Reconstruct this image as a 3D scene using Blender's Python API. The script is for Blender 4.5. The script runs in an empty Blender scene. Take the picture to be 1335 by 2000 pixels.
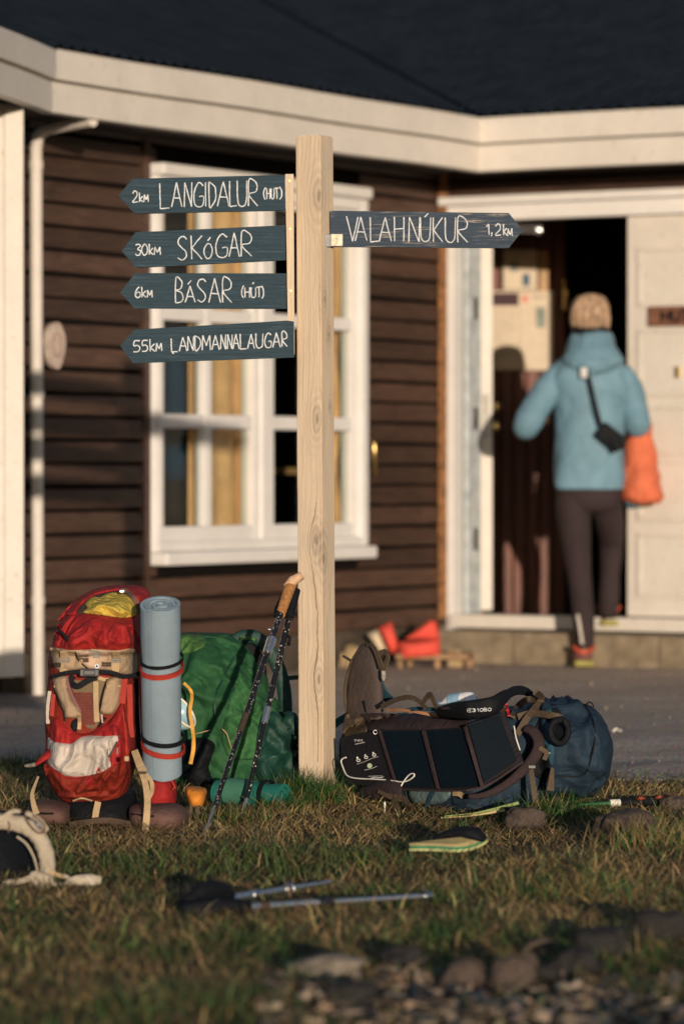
import bpy, bmesh, math, random
import numpy as np
from mathutils import Vector, Matrix, noise
from mathutils.bvhtree import BVHTree
from mathutils.geometry import delaunay_2d_cdt

random.seed(7)
rng = np.random.default_rng(7)
sc = bpy.context.scene
col = sc.collection
R = math.radians

# ------------------------------------------------------------------ camera
CAM = Vector((0, 0, 0.86))
FPX, IW, IH = 7510.0, 1335.0, 2000.0            # focal length in photo pixels
PITCH = math.atan(80 / FPX)                      # horizon at row 920
cam = bpy.data.cameras.new('camera')
cam.sensor_fit = 'VERTICAL'
cam.sensor_height = 36.0
cam.sensor_width = 24.0
cam.lens = 36.0 * FPX / IH
cam.clip_start, cam.clip_end = 0.1, 2000
cam.dof.use_dof = True
cam.dof.focus_distance = 9.7
cam.dof.aperture_fstop = cam.lens / 39.0
camo = bpy.data.objects.new('camera', cam)
col.objects.link(camo)
camo.location = CAM
camo.rotation_euler = (math.pi / 2 - PITCH, 0, 0)
sc.camera = camo

# ------------------------------------------------------------------ light
SUNT = Vector((-0.145, 1.0, -0.084)).normalized()   # way the sunlight travels
world = bpy.data.worlds.new('World')
sc.world = world
world.use_nodes = True
wn = world.node_tree.nodes
wn.clear()
sky = wn.new('ShaderNodeTexSky')
sky.sky_type = 'NISHITA'
sky.sun_disc = False
sky.ozone_density = 3.0
sky.sun_elevation = math.asin(-SUNT.z)
sky.sun_rotation = math.atan2(-SUNT.x, -SUNT.y)
bg = wn.new('ShaderNodeBackground')
bg.inputs['Strength'].default_value = 0.15
wo = wn.new('ShaderNodeOutputWorld')
world.node_tree.links.new(sky.outputs[0], bg.inputs[0])
world.node_tree.links.new(bg.outputs[0], wo.inputs[0])
sun = bpy.data.lights.new('sun', 'SUN')
sun.energy = 4.2
sun.angle = R(0.53)
sun.color = (1.0, 0.83, 0.65)
suno = bpy.data.objects.new('sun', sun)
col.objects.link(suno)
suno.rotation_euler = SUNT.to_track_quat('-Z', 'Y').to_euler()
suno.location = (0, -5, 6)
sc.view_settings.view_transform = 'Standard'
sc.view_settings.look = 'None'
sc.view_settings.gamma = 1
sc.view_settings.exposure = 0.0
sc.view_settings.use_curve_mapping = False
sc.render.engine = 'CYCLES'
sc.cycles.use_denoising = True
sc.cycles.max_bounces = 6
sc.cycles.transparent_max_bounces = 8

# ------------------------------------------------------------------ pixels to places
_rot = Matrix.Rotation(-PITCH, 3, 'X')
def ray(px, py):
    return _rot @ Vector(((px - IW / 2) / FPX, 1.0, -(py - IH / 2) / FPX))
SETBACK = None                                   # a thing that stands askew: extra depth along its length
def P(px, py, D):                                # the point at depth D on the ray through a pixel
    r = ray(px, py)
    if SETBACK: D = D + SETBACK(px)
    return CAM + r * (D / r.y)
def G(px, py, z=0.0):                            # where that ray meets the ground
    r = ray(px, py)
    return CAM + r * ((z - CAM.z) / r.z)
def on_plane(px, py, p0, n):
    r = ray(px, py)
    return CAM + r * ((p0 - CAM).dot(n) / r.dot(n))

# ------------------------------------------------------------------ mesh helpers
class MB:
    def __init__(s):
        s.v = []; s.f = []
    def add(s, vs, fs):
        o = len(s.v)
        s.v += [Vector(v) for v in vs]
        s.f += [tuple(i + o for i in f) for f in fs]
        return s
    def box(s, c, sz, ax=None, bev=0.0):
        c = Vector(c); hx, hy, hz = [q / 2 for q in sz]
        a = ax or (Vector((1, 0, 0)), Vector((0, 1, 0)), Vector((0, 0, 1)))
        if bev <= 0:
            vs = [c + a[0] * (x * hx) + a[1] * (y * hy) + a[2] * (z * hz) for x in (-1, 1) for y in (-1, 1) for z in (-1, 1)]
            return s.add(vs, [(0, 1, 3, 2), (4, 6, 7, 5), (0, 4, 5, 1), (2, 3, 7, 6), (0, 2, 6, 4), (1, 5, 7, 3)])
        bm = bmesh.new()
        bmesh.ops.create_cube(bm, size=2)
        for v in bm.verts:
            v.co = Vector((v.co.x * hx, v.co.y * hy, v.co.z * hz))
        bmesh.ops.bevel(bm, geom=bm.edges[:], offset=min(bev, hx * .9, hy * .9, hz * .9), segments=2, affect='EDGES', profile=0.6)
        bm.verts.index_update()
        s.add([c + a[0] * v.co.x + a[1] * v.co.y + a[2] * v.co.z for v in bm.verts], [[v.index for v in f.verts] for f in bm.faces])
        bm.free()
        return s
    def tube(s, pts, rad, n=8, cap=True, flat=1.0, up=None):
        pts = [Vector(p) for p in pts]
        if not hasattr(rad, '__len__'): rad = [rad] * len(pts)
        vs = []; fs = []; prev = None
        for i, p in enumerate(pts):
            d = (pts[min(i + 1, len(pts) - 1)] - pts[max(i - 1, 0)]).normalized()
            if prev is None:
                ref = up or (Vector((0, 0, 1)) if abs(d.z) < .9 else Vector((1, 0, 0)))
                a = d.cross(ref).normalized()
            else:
                a = (prev - d * prev.dot(d)).normalized()
            prev = a; b = d.cross(a)
            for k in range(n):
                t = 2 * math.pi * k / n
                vs.append(p + a * (math.cos(t) * rad[i]) + b * (math.sin(t) * rad[i] * flat))
        for i in range(len(pts) - 1):
            for k in range(n):
                fs.append((i * n + k, i * n + (k + 1) % n, (i + 1) * n + (k + 1) % n, (i + 1) * n + k))
        if cap:
            fs.append(tuple(range(n))[::-1]); fs.append(tuple(range((len(pts) - 1) * n, len(pts) * n)))
        return s.add(vs, fs)
    def ribbon(s, pts, side, half, th=0.002, nor=None):
        # flat strip: centre points, side vectors, half widths, thickness
        vs = []; fs = []; m = len(pts)
        for i in range(m):
            d = (pts[min(i + 1, m - 1)] - pts[max(i - 1, 0)])
            sd = side[i].normalized(); n = d.cross(sd)
            n = n.normalized() if n.length > 1e-9 else Vector((0, -1, 0))
            h = half[i] if hasattr(half, '__len__') else half
            for a, b in ((-1, -1), (1, -1), (1, 1), (-1, 1)):
                vs.append(pts[i] + sd * (a * h) + n * (b * th / 2))
        for i in range(m - 1):
            for k in range(4):
                fs.append((i * 4 + k, i * 4 + (k + 1) % 4, i * 4 + 4 + (k + 1) % 4, i * 4 + 4 + k))
        fs.append((3, 2, 1, 0)); fs.append(tuple(range(m * 4 - 4, m * 4)))
        return s.add(vs, fs)
    def build(s, name, m, parent=None, smooth=False, angle=None):
        return obj(name, s.v, s.f, m, parent, smooth, angle)

ROOT = {}
def obj(name, vs, fs, m, parent=None, smooth=False, angle=None):
    me = bpy.data.meshes.new(name)
    off = ROOT.get(parent.name, Vector()) if parent else Vector()
    me.from_pydata([tuple(Vector(v) - off) for v in vs], [], [tuple(f) for f in fs])
    me.validate()
    bm = bmesh.new(); bm.from_mesh(me)
    bmesh.ops.recalc_face_normals(bm, faces=bm.faces[:])
    bm.to_mesh(me); bm.free()
    if smooth: me.shade_smooth()
    if angle: me.set_sharp_from_angle(angle=R(angle))
    me.materials.append(m)
    o = bpy.data.objects.new(name, me)
    col.objects.link(o)
    if parent:
        o.parent = parent
        ROOT[o.name] = off
    return o
def thing(name, loc, label, cat, group=None):
    o = bpy.data.objects.new(name, None)
    o.empty_display_size = 0.05
    col.objects.link(o)
    o.location = loc
    ROOT[o.name] = Vector(loc)
    return tag(o, label, cat, group)
def tag(o, label=None, cat=None, group=None, kind=None):
    if label: o['label'] = label
    if cat: o['category'] = cat
    if group: o['group'] = group
    if kind: o['kind'] = kind
    return o
def catmull(pts, k=6):
    pts = [np.array(p, float) for p in pts]
    q = [2 * pts[0] - pts[1]] + pts + [2 * pts[-1] - pts[-2]]
    out = []
    for i in range(1, len(q) - 2):
        for j in range(k):
            t = j / k
            out.append(.5 * (2 * q[i] + (q[i + 1] - q[i - 1]) * t + (2 * q[i - 1] - 5 * q[i] + 4 * q[i + 1] - q[i + 2]) * t * t + (3 * q[i] - q[i - 1] - 3 * q[i + 1] + q[i + 2]) * t ** 3))
    out.append(pts[-1])
    return out
def nz(p, f=1.0, seed=0):
    return noise.noise(Vector((p[0] * f + seed * 7.3, p[1] * f - seed * 3.1, p[2] * f + seed * 5.7)))
def folds(p, f, seed=0):                         # sharp creases in cloth
    w = Vector((nz(p, f * .6, seed + 1), nz(p, f * .6, seed + 2), nz(p, f * .6, seed + 3))) * .7
    q = Vector((p[0], p[1], p[2] * .5)) * f + w
    a = 1 - abs(noise.noise(q + Vector((seed * 3.7, 0, seed)))) * 2.2
    b = 1 - abs(noise.noise(q * 2.1 + Vector((0, seed * 1.7, 9)))) * 2.2
    return a * .65 + b * .35 - .5
def blob(rows, m=44, n=48, vert=True, ex=2.6, amp=0.0, f=9, seed=0, fold=0.0):
    """closed form lofted through photo rows (pos, lo, hi, front depth, back depth); vert: rows are picture rows, else columns"""
    c = catmull([r[:5] for r in rows], max(2, m // (len(rows) - 1)))
    vs = []; fs = []
    for (a, lo, hi, d0, d1) in c:
        dm = (d0 + d1) / 2; hd = max(d1 - d0, .004) / 2
        if vert: p0 = P(lo, a, dm); p1 = P(hi, a, dm)
        else: p0 = P(a, hi, dm); p1 = P(a, lo, dm)
        cen = (p0 + p1) / 2; hw = (p1 - p0) / 2
        for k in range(n):
            t = 2 * math.pi * k / n
            ct, st = math.cos(t), math.sin(t)
            x = math.copysign(abs(ct) ** (2 / ex), ct); y = math.copysign(abs(st) ** (2 / ex), st)
            p = cen + hw * x + Vector((0, hd * y, 0))
            r = (p - cen); rn = r.normalized() if r.length > 1e-6 else Vector((0, -1, 0))
            if amp: p = p + rn * (amp * nz(p, f, seed))
            if fold: p = p + rn * (fold * folds(p, f * 1.6, seed))
            vs.append(p)
    M = len(c)
    for i in range(M - 1):
        for k in range(n):
            fs.append((i * n + k, i * n + (k + 1) % n, (i + 1) * n + (k + 1) % n, (i + 1) * n + k))
    fs.append(tuple(range(n))); fs.append(tuple(range((M - 1) * n, M * n)))
    return vs, fs
class Surf:                                      # cloth surfaces that panels and straps are laid on
    def __init__(s): s.v = []; s.f = []; s.t = None
    def add(s, vf):
        o = len(s.v); s.v += [Vector(v) for v in vf[0]]; s.f += [tuple(i + o for i in f) for f in vf[1]]
        s.t = BVHTree.FromPolygons(s.v, s.f)
        return vf
    def hit(s, px, py, D):
        r = ray(px, py).normalized()
        h = s.t.ray_cast(CAM, r, 60)
        if h[0] is not None: return h[0], r
        q = s.t.find_nearest(P(px, py, D))
        d = q[0].y if q[0] is not None else D
        if SETBACK: d -= SETBACK(px)
        return P(px, py, d), r
def in_poly(x, y, poly):
    c = False; j = len(poly) - 1
    for i in range(len(poly)):
        xi, yi = poly[i]; xj, yj = poly[j]
        if (yi > y) != (yj > y) and x < (xj - xi) * (y - yi) / (yj - yi) + xi: c = not c
        j = i
    return c
def seg_d(x, y, poly):
    m = 1e9; j = len(poly) - 1
    for i in range(len(poly)):
        ax, ay = poly[j]; bx, by = poly[i]
        dx, dy = bx - ax, by - ay; L = dx * dx + dy * dy
        t = 0 if L == 0 else max(0, min(1, ((x - ax) * dx + (y - ay) * dy) / L))
        m = min(m, math.hypot(x - ax - t * dx, y - ay - t * dy)); j = i
    return m
def drape(poly, surf, D, off=.004, puff=0.0, edge=14, step=5, fold=0.0, f=14, seed=0, th=.006, smooth=True):
    """a cloth panel cut to a photo outline and laid on a surface"""
    if smooth and len(poly) > 4:
        cl = [np.array(p, float) for p in poly]
        pts = []
        L = len(cl)
        for i in range(L):
            a, b, c, d = cl[i - 1], cl[i], cl[(i + 1) % L], cl[(i + 2) % L]
            k = max(1, int(np.linalg.norm(c - b) / step))
            for j in range(k):
                t = j / k
                m0 = (c - a) * .35; m1 = (d - b) * .35
                q = (2 * t ** 3 - 3 * t * t + 1) * b + (t ** 3 - 2 * t * t + t) * m0 + (-2 * t ** 3 + 3 * t * t) * c + (t ** 3 - t * t) * m1
                pts.append(tuple(q))
        bd = pts
    else:
        bd = []
        for i in range(len(poly)):
            a = np.array(poly[i], float); b = np.array(poly[(i + 1) % len(poly)], float)
            k = max(1, int(np.linalg.norm(b - a) / step))
            bd += [tuple(a + (b - a) * j / k) for j in range(k)]
    nb = len(bd)
    xs = [p[0] for p in bd]; ys = [p[1] for p in bd]
    pts = list(bd)
    y = min(ys)
    while y < max(ys):
        x = min(xs)
        while x < max(xs):
            if in_poly(x, y, bd) and seg_d(x, y, bd) > step * .5: pts.append((x, y))
            x += step
        y += step
    res = delaunay_2d_cdt([Vector(p) for p in pts], [(i, (i + 1) % nb) for i in range(nb)], [], 1, 1e-5)
    V2, F = res[0], res[2]
    vs = []; back = []
    for p in V2:
        h, r = surf.hit(p.x, p.y, D)
        dd = seg_d(p.x, p.y, bd)
        e = min(1, dd / edge); e = 1 - (1 - e) ** 2
        o = off + puff * e
        if fold: o += fold * folds(h, f, seed) * (.35 + .65 * e)
        vs.append(h - r * o); back.append(h + r * th)
    cnt = {}
    for fa in F:
        for i in range(len(fa)):
            k = (fa[i], fa[(i + 1) % len(fa)])
            cnt[k] = cnt.get(k, 0) + 1
    N = len(vs); fs = [tuple(x) for x in F]
    for (a, b) in cnt:
        if (b, a) not in cnt: fs.append((b, a, a + N, b + N))
    return vs + back, fs
def strap(pts, w, surf=None, D=9.5, off=.006, th=.0025, k=5, mb=None, tw=0.0):
    """webbing strap along photo points (x, y) or (x, y, depth), w pixels wide"""
    full = []
    for p in pts:
        if len(p) == 3: full.append(p)
        else:
            if surf: full.append((p[0], p[1], surf.hit(p[0], p[1], D)[0].y - off - (SETBACK(p[0]) if SETBACK else 0)))
            else: full.append((p[0], p[1], D))
    c = catmull(full, k)
    C = [P(x, y, d) for x, y, d in c]
    side = []; half = []
    for i in range(len(c)):
        a = c[max(i - 1, 0)]; b = c[min(i + 1, len(c) - 1)]
        dx, dy = b[0] - a[0], b[1] - a[1]; L = math.hypot(dx, dy) or 1
        q = P(c[i][0] + dy / L, c[i][1] - dx / L, c[i][2]) - C[i]
        if tw: q = q + Vector((0, tw * q.length * math.sin(i * .5), 0))
        side.append(q)
        ww = w[0] + (w[1] - w[0]) * i / (len(c) - 1) if hasattr(w, '__len__') else w
        half.append(ww / 2 * c[i][2] / FPX)
    mb = mb or MB()
    mb.ribbon(C, side, half, th)
    return mb
def pbox(x0, y0, x1, y1, D, depth, bev=.002, mb=None):   # box standing at depth D with a front of that outline
    a, b = P(x0, y1, D), P(x1, y0, D)
    mb = mb or MB()
    return mb.box(((a.x + b.x) / 2, (a.y + b.y) / 2 + depth / 2, (a.z + b.z) / 2), (abs(b.x - a.x), depth, abs(b.z - a.z)), bev=bev)

# ------------------------------------------------------------------ materials
def srgb(r, g, b):
    f = lambda c: (c / 255) / 12.92 if c <= 10.3 else ((c / 255 + .055) / 1.055) ** 2.4
    return (f(r), f(g), f(b))
class NT:
    def __init__(s, name, rough=.7, spec=.4, metal=0.0):
        s.m = bpy.data.materials.new(name); s.m.use_nodes = True
        s.t = s.m.node_tree; s.b = s.t.nodes['Principled BSDF']
        s.b.inputs['Roughness'].default_value = rough
        s.b.inputs['Specular IOR Level'].default_value = spec
        s.b.inputs['Metallic'].default_value = metal
    def n(s, t, **kw):
        x = s.t.nodes.new('ShaderNode' + t)
        for k, v in kw.items():
            if k in x.inputs: x.inputs[k].default_value = v
            else: setattr(x, k, v)
        return x
    def l(s, a, b): s.t.links.new(a, b)
    def coords(s, scale=(1, 1, 1), rot=(0, 0, 0), kind='Object'):
        c = s.n('TexCoord'); mp = s.n('Mapping'); mp.inputs['Scale'].default_value = scale; mp.inputs['Rotation'].default_value = rot
        s.l(c.outputs[kind], mp.inputs[0]); return mp.outputs[0]
    def noise(s, vec, scale, detail=4, rough=.6, dist=0.0):
        x = s.n('TexNoise'); x.inputs['Scale'].default_value = scale; x.inputs['Detail'].default_value = detail
        x.inputs['Roughness'].default_value = rough; x.inputs['Distortion'].default_value = dist
        s.l(vec, x.inputs['Vector']); return x.outputs[0]
    def ramp(s, fac, stops):
        x = s.n('ValToRGB'); e = x.color_ramp.elements
        while len(e) < len(stops): e.new(.5)
        for i, (p, c) in enumerate(stops):
            e[i].position = p; e[i].color = (*c, 1) if len(c) == 3 else c
        s.l(fac, x.inputs[0]); return x.outputs[0]
    def math(s, op, a, b=None):
        x = s.n('Math'); x.operation = op
        for i, q in enumerate((a, b)):
            if q is None: continue
            if hasattr(q, 'links'): s.l(q, x.inputs[i])
            else: x.inputs[i].default_value = q
        return x.outputs[0]
    def mix(s, fac, a, b, mode='MIX'):
        x = s.n('MixRGB'); x.blend_type = mode
        for i, q in enumerate((fac, a, b)):
            if hasattr(q, 'links'): s.l(q, x.inputs[i])
            else: x.inputs[i].default_value = q if i == 0 else (*q, 1)
        return x.outputs[0]
    def col(s, q): s.l(q, s.b.inputs['Base Color'])
    def bump(s, h, dist=.002, strength=1.0):
        x = s.n('Bump'); x.inputs['Distance'].default_value = dist; x.inputs['Strength'].default_value = strength
        s.l(h, x.inputs['Height']); s.l(x.outputs[0], s.b.inputs['Normal'])
def plain(name, c, rough=.6, spec=.4, metal=0.0, var=.25, scale=18, bump=.0006, bscale=120, stretch=(1, 1, 1)):
    t = NT(name, rough, spec, metal)
    v = t.coords(stretch)
    a = t.noise(v, scale, 5)
    lo = tuple(x * (1 - var) for x in c); hi = tuple(min(1, x * (1 + var)) for x in c)
    t.col(t.ramp(a, [(.3, lo), (.7, hi)]))
    if bump: t.bump(t.noise(v, bscale, 3), bump)
    return t.m
def fabric(name, c, rough=.75, spec=.3, var=.2, weave=900, wb=.00006, sheen=.0, wrinkle=.0028, ws=30):
    t = NT(name, rough, spec)
    v = t.coords()
    a = t.noise(v, 9, 6, .65)
    lo = tuple(x * (1 - var) for x in c); hi = tuple(min(1, x * (1 + var * .8)) for x in c)
    t.col(t.ramp(a, [(.32, lo), (.68, hi)]))
    w = t.n('TexWave'); w.inputs['Scale'].default_value = weave / 12; w.bands_direction = 'Z'; t.l(v, w.inputs[0])
    w2 = t.n('TexWave'); w2.inputs['Scale'].default_value = weave / 12; w2.bands_direction = 'X'; t.l(v, w2.inputs[0])
    h = t.math('ADD', w.outputs[1], w2.outputs[1])
    n1 = t.noise(v, ws, 3, .5, 1.5)
    cr = t.math('ADD', n1, t.math('MULTIPLY', t.math('ABSOLUTE', t.math('SUBTRACT', t.noise(v, ws * .8, 2, .45, 1.0), .5)), -2.2))
    h2 = t.math('ADD', t.math('MULTIPLY', h, wb), t.math('MULTIPLY', cr, wrinkle))
    t.bump(h2, 1.0)
    if sheen: t.b.inputs['Sheen Weight'].default_value = sheen
    return t.m
def glass_pane(name):
    t = NT(name)
    t.t.nodes.remove(t.b)
    tr = t.n('BsdfTransparent'); tr.inputs[0].default_value = (.86, .9, .88, 1)
    gl = t.n('BsdfGlossy'); gl.inputs['Roughness'].default_value = .02
    lw = t.n('LayerWeight')
    fr = t.math('ADD', t.math('MULTIPLY', t.math('POWER', lw.outputs['Facing'], 4.0), .25), .012)
    mx = t.n('MixShader'); t.l(fr, mx.inputs[0]); t.l(tr.outputs[0], mx.inputs[1]); t.l(gl.outputs[0], mx.inputs[2])
    t.l(mx.outputs[0], t.t.nodes['Material Output'].inputs[0])
    return t.m
# ------------------------------------------------------------------ the hut: frames of reference
A1 = R(59)
U1 = Vector((math.cos(A1), math.sin(A1), 0)); N1 = Vector((math.sin(A1), -math.cos(A1), 0))   # window wall (runs away to the right)
U2 = N1.copy(); N2 = -U1                                                                        # door wall
CORNER = Vector((0.447, 17.47, 0))
ZV = Vector((0, 0, 1))
def W1(s, z, off=0.0): return CORNER - U1 * s + N1 * off + ZV * z
def W2(s, z, off=0.0): return CORNER + U2 * s + N2 * off + ZV * z
def s1(px, py=920, off=0.0): return -(on_plane(px, py, CORNER + N1 * off, N1) - CORNER).dot(U1)
def s2(px, py=920, off=0.0): return (on_plane(px, py, CORNER + N2 * off, N2) - CORNER).dot(U2)
def z1(px, py, off=0.0): return on_plane(px, py, CORNER + N1 * off, N1).z
def z2(px, py, off=0.0): return on_plane(px, py, CORNER + N2 * off, N2).z
AX1 = (U1, N1, ZV); AX2 = (U2, N2, ZV)
def wb1(mb, sa, sb, za, zb, o0, o1, bev=0.0): return mb.box(W1((sa + sb) / 2, (za + zb) / 2, (o0 + o1) / 2), (abs(sb - sa), abs(o1 - o0), zb - za), AX1, bev)
def wb2(mb, sa, sb, za, zb, o0, o1, bev=0.0): return mb.box(W2((sa + sb) / 2, (za + zb) / 2, (o0 + o1) / 2), (abs(sb - sa), abs(o1 - o0), zb - za), AX2, bev)

# ------------------------------------------------------------------ ground
def ground_h(x, y):
    h = .018 * nz((x, y, 0), 1.3, 3) + .010 * nz((x, y, 0), 3.6, 4) + .005 * nz((x, y, 0), 9, 5)
    k = min(1, max(0, (13.5 - y) / 2.5))
    d = math.hypot(x + .1, (y - 10.0) * .8)
    return h * k + .02 * math.exp(-(d / .2) ** 2)
def edge_y(x):                                   # where the turf ends and the trodden path begins
    return 11.35 - .75 * max(0, x + .1) ** .8 * (x > -.1) + .12 * nz((x, 0, 0), 2.2, 8) + .06 * nz((x, 0, 0), 7, 9)
def mat_ground():
    t = NT('soil', .95, .2)
    v = t.coords()
    a = t.noise(v, 7, 8, .7); b = t.noise(v, 60, 4)
    c = t.ramp(a, [(.3, (.018, .016, .008)), (.5, (.035, .03, .014)), (.68, (.06, .047, .025))])
    t.col(t.mix(.4, c, t.ramp(b, [(.35, (.015, .016, .006)), (.65, (.09, .07, .04))])))
    t.bump(t.noise(v, 90, 6, .7), .012)
    return t.m
def mat_path():
    t = NT('packed_gravel', .95, .25)
    v = t.coords()
    vo = t.n('TexVoronoi'); vo.inputs['Scale'].default_value = 70; t.l(v, vo.inputs['Vector'])
    a = t.noise(v, 2.2, 6, .65)
    c = t.ramp(a, [(.3, (.36, .265, .20)), (.7, (.54, .415, .32))])
    c2 = t.mix(.3, c, vo.outputs['Color'], 'OVERLAY')
    hs = t.n('HueSaturation'); hs.inputs['Saturation'].default_value = .8; t.l(c2, hs.inputs['Color'])
    t.col(hs.outputs[0])
    h = t.math('ADD', t.math('MULTIPLY', vo.outputs['Distance'], -1.0), t.math('MULTIPLY', t.noise(v, 9, 6), 1.2))
    t.bump(h, .012)
    return t.m
def axis_pts(lo, hi, step, far):
    a = list(np.arange(lo, hi + 1e-6, step)); q = step; p = hi; up = []
    while p < far: q *= 1.5; p += q; up.append(p)
    q = step; p = lo; dn = []
    while p > -far: q *= 1.5; p -= q; dn.append(p)
    return dn[::-1] + a + up
xs = axis_pts(-2.2, 2.2, .05, 600); ys = axis_pts(4.2, 13.6, .05, 600)
gv = [(x, y, ground_h(x, y) if abs(x) < 30 and abs(y) < 40 else 0) for y in ys for x in xs]
nx = len(xs)
gf = [(j * nx + i, j * nx + i + 1, (j + 1) * nx + i + 1, (j + 1) * nx + i) for j in range(len(ys) - 1) for i in range(nx - 1)]
tag(obj('ground', gv, gf, mat_ground(), smooth=True), kind='structure')
pv = []; pf = []
pxs = list(np.arange(-4.0, 6.01, .05)); cols = len(pxs)
pr = 50
for j in range(pr + 1):
    for x in pxs:
        y0 = edge_y(x); y = y0 + (23 - y0) * (j / pr) ** 1.8
        pv.append((x, y, ground_h(x, y) + .006 + .004 * nz((x, y, 0), 6, 2) - (.02 if j == 0 else 0)))
pf = [(j * cols + i, j * cols + i + 1, (j + 1) * cols + i + 1, (j + 1) * cols + i) for j in range(pr) for i in range(cols - 1)]
tag(obj('gravel_path', pv, pf, mat_path(), smooth=True), kind='structure')

# ------------------------------------------------------------------ hut materials
def mat_plank():
    t = NT('tarred_plank', .5, .4)
    oi = t.n('ObjectInfo')
    v = t.coords((1, 1, 1))
    ad = t.n('VectorMath'); ad.operation = 'ADD'; t.l(v, ad.inputs[0])
    cb = t.n('CombineXYZ'); t.l(t.math('MULTIPLY', oi.outputs['Random'], 40), cb.inputs[2]); t.l(cb.outputs[0], ad.inputs[1])
    mp = t.n('Mapping'); mp.inputs['Scale'].default_value = (2.2, 2.2, 30); t.l(ad.outputs[0], mp.inputs[0])
    a = t.noise(mp.outputs[0], 3, 7, .7, .6)
    c = t.ramp(a, [(.25, (.026, .014, .010)), (.5, (.066, .036, .025)), (.75, (.125, .068, .044))])
    k = t.noise(ad.outputs[0], 6, 3, .5)
    c = t.mix(t.ramp(k, [(.66, (0, 0, 0)), (.76, (.5, .5, .5))]), c, (.012, .009, .008))
    br = t.math('ADD', t.math('MULTIPLY', oi.outputs['Random'], .6), .7)
    t.col(t.mix(1.0, c, br, 'MULTIPLY'))
    t.bump(a, .004)
    return t.m
def mat_white(name='cream_paint', c=(.66, .61, .545), stain=.5):
    t = NT(name, .5, .4)
    v = t.coords()
    a = t.noise(v, 5, 8, .75); b = t.noise(v, 34, 5, .7)
    q = t.ramp(a, [(.3, tuple(x * .86 for x in c)), (.65, c)])
    q = t.mix(t.ramp(b, [(.60, (0, 0, 0)), (.70, (stain, stain, stain))]), q, (.32, .25, .18))
    t.col(q); t.bump(t.noise(v, 60, 4), .0012)
    return t.m
M_PLANK = mat_plank(); M_CREAM = mat_white(); M_WHITE = mat_white('white_paint', (.74, .72, .70), .12)
M_GAP = plain('gap_shade_backing', (.007, .0055, .005), .9, .1)  # near-black backing colour puts shade into the gaps between planks
M_PLINTH = plain('dark_plinth_stone', (.075, .06, .045), .9, .2, var=.5, scale=9, bump=.006, bscale=30)
M_SOFFIT = plain('soffit_boards', (.03, .024, .02), .8)
M_ROOF = plain('navy_roof_sheet', (.011, .0155, .022), .8, .12, var=.4, scale=6, bump=.0004)
M_RUST = plain('rusty_batten', (.25, .12, .05), .7, .3, var=.6, scale=30)
M_CONC = plain('concrete', (.22, .175, .12), .9, .2, var=.3, scale=14, bump=.004, bscale=50)
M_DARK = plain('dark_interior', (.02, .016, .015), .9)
M_REDWOOD = plain('red_brown_wood', (.12, .03, .013), .5, .4, var=.4, scale=9, stretch=(6, 6, .6))
M_PINE = plain('pine_wood', (.42, .24, .1), .5, .4, var=.3, scale=9, stretch=(8, 8, .6))
M_BRASS = plain('brass', (.75, .52, .2), .28, .5, 1.0, var=.1, bump=0)
M_STEEL = plain('brushed_steel', (.55, .55, .55), .35, .5, 1.0, var=.15, bump=.0003)
M_CURT = fabric('tan_curtain', (.80, .45, .22), .85, weave=500)
M_PANE = glass_pane('window_glass')

# ------------------------------------------------------------------ the hut
hut = thing('timber_hut', W1(0, 0), 'dark brown timber hut with cream eaves, white window and open door', 'hut')
wall = MB()
WL, WR = s1(297) - .02, s1(720, 920, .05) + .02                        # window opening, distances from the inner corner
WT, WBt = 2.045, .535
END = s1(52)
inner = .10
for a, b, c, d in ((END, WL - .04, .16, 2.3), (WR + .04, 0.0, .16, 2.3), (WL - .04, WR + .04, .16, WBt), (WL - .04, WR + .04, WT, 2.3)):
    wb1(wall, a, b, c, d, -inner, -.004)
wall_o = wall.build('wall', M_GAP, hut)
# boards, each one its own plank
NR = 23; PH = .0915
def plank(sa, sb, z, wfun, ax, base=0.0):
    L = abs(sb - sa)
    k = max(2, int(L / .25)); vs = []; fs = []
    prof = [(-.002, 0), (.015, .001), (.018, .008), (.016, PH * .5), (.013, PH - .019), (.006, PH - .0135), (-.002, PH - .013)]
    m = len(prof); j0 = random.uniform(-.003, .003); j1 = random.uniform(-.002, .003)
    for i in range(k + 1):
        s = sa + (sb - sa) * i / k
        dz = j0 + .0016 * math.sin(i * 1.3 + z * 40)
        for o, h in prof: vs.append(wfun(s, z + h + dz, base + o + j1))
    for i in range(k):
        for q in range(m - 1): fs.append((i * m + q, (i + 1) * m + q, (i + 1) * m + q + 1, i * m + q + 1))
    fs.append(tuple(range(m))); fs.append(tuple(range(k * m, (k + 1) * m))[::-1])
    return obj('plank', vs, fs, M_PLANK, wall_o, True, 30)
for r in range(NR):
    z = .165 + r * PH
    if z + PH < WBt - .01 or z > WT + .06: plank(END, .012, z, W1, AX1)
    else:
        plank(END, WL + .012, z, W1, AX1); plank(WR - .012, .012, z, W1, AX1)
# door wall: openings
DL, DR = s2(893), s2(1222)
HL = s2(872)
DTOP = z2(1000, 430); SILLT = z2(1000, 1201)
LEAF_R = DR + .78
wall2 = MB()
wb2(wall2, 0, DL - .02, .0, 2.3, -.1, -.004); wb2(wall2, DL - .02, LEAF_R + .1, DTOP + .02, 2.3, -.1, -.004)
wb2(wall2, LEAF_R + .1, LEAF_R + 2.2, 0, 2.3, -.1, -.004)
wall_o2 = wall2.build('wall', M_GAP, hut)
_w1 = wall_o; wall_o = wall_o2
for r in range(NR):
    z = .165 + r * PH
    if z > z2(1000, 392): plank(.012, LEAF_R + 2.2, z, W2, AX2)
    else:
        plank(.012, HL + .01, z, W2, AX2)
        plank(LEAF_R + .16, LEAF_R + 2.2, z, W2, AX2)
wall_o = _w1
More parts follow.
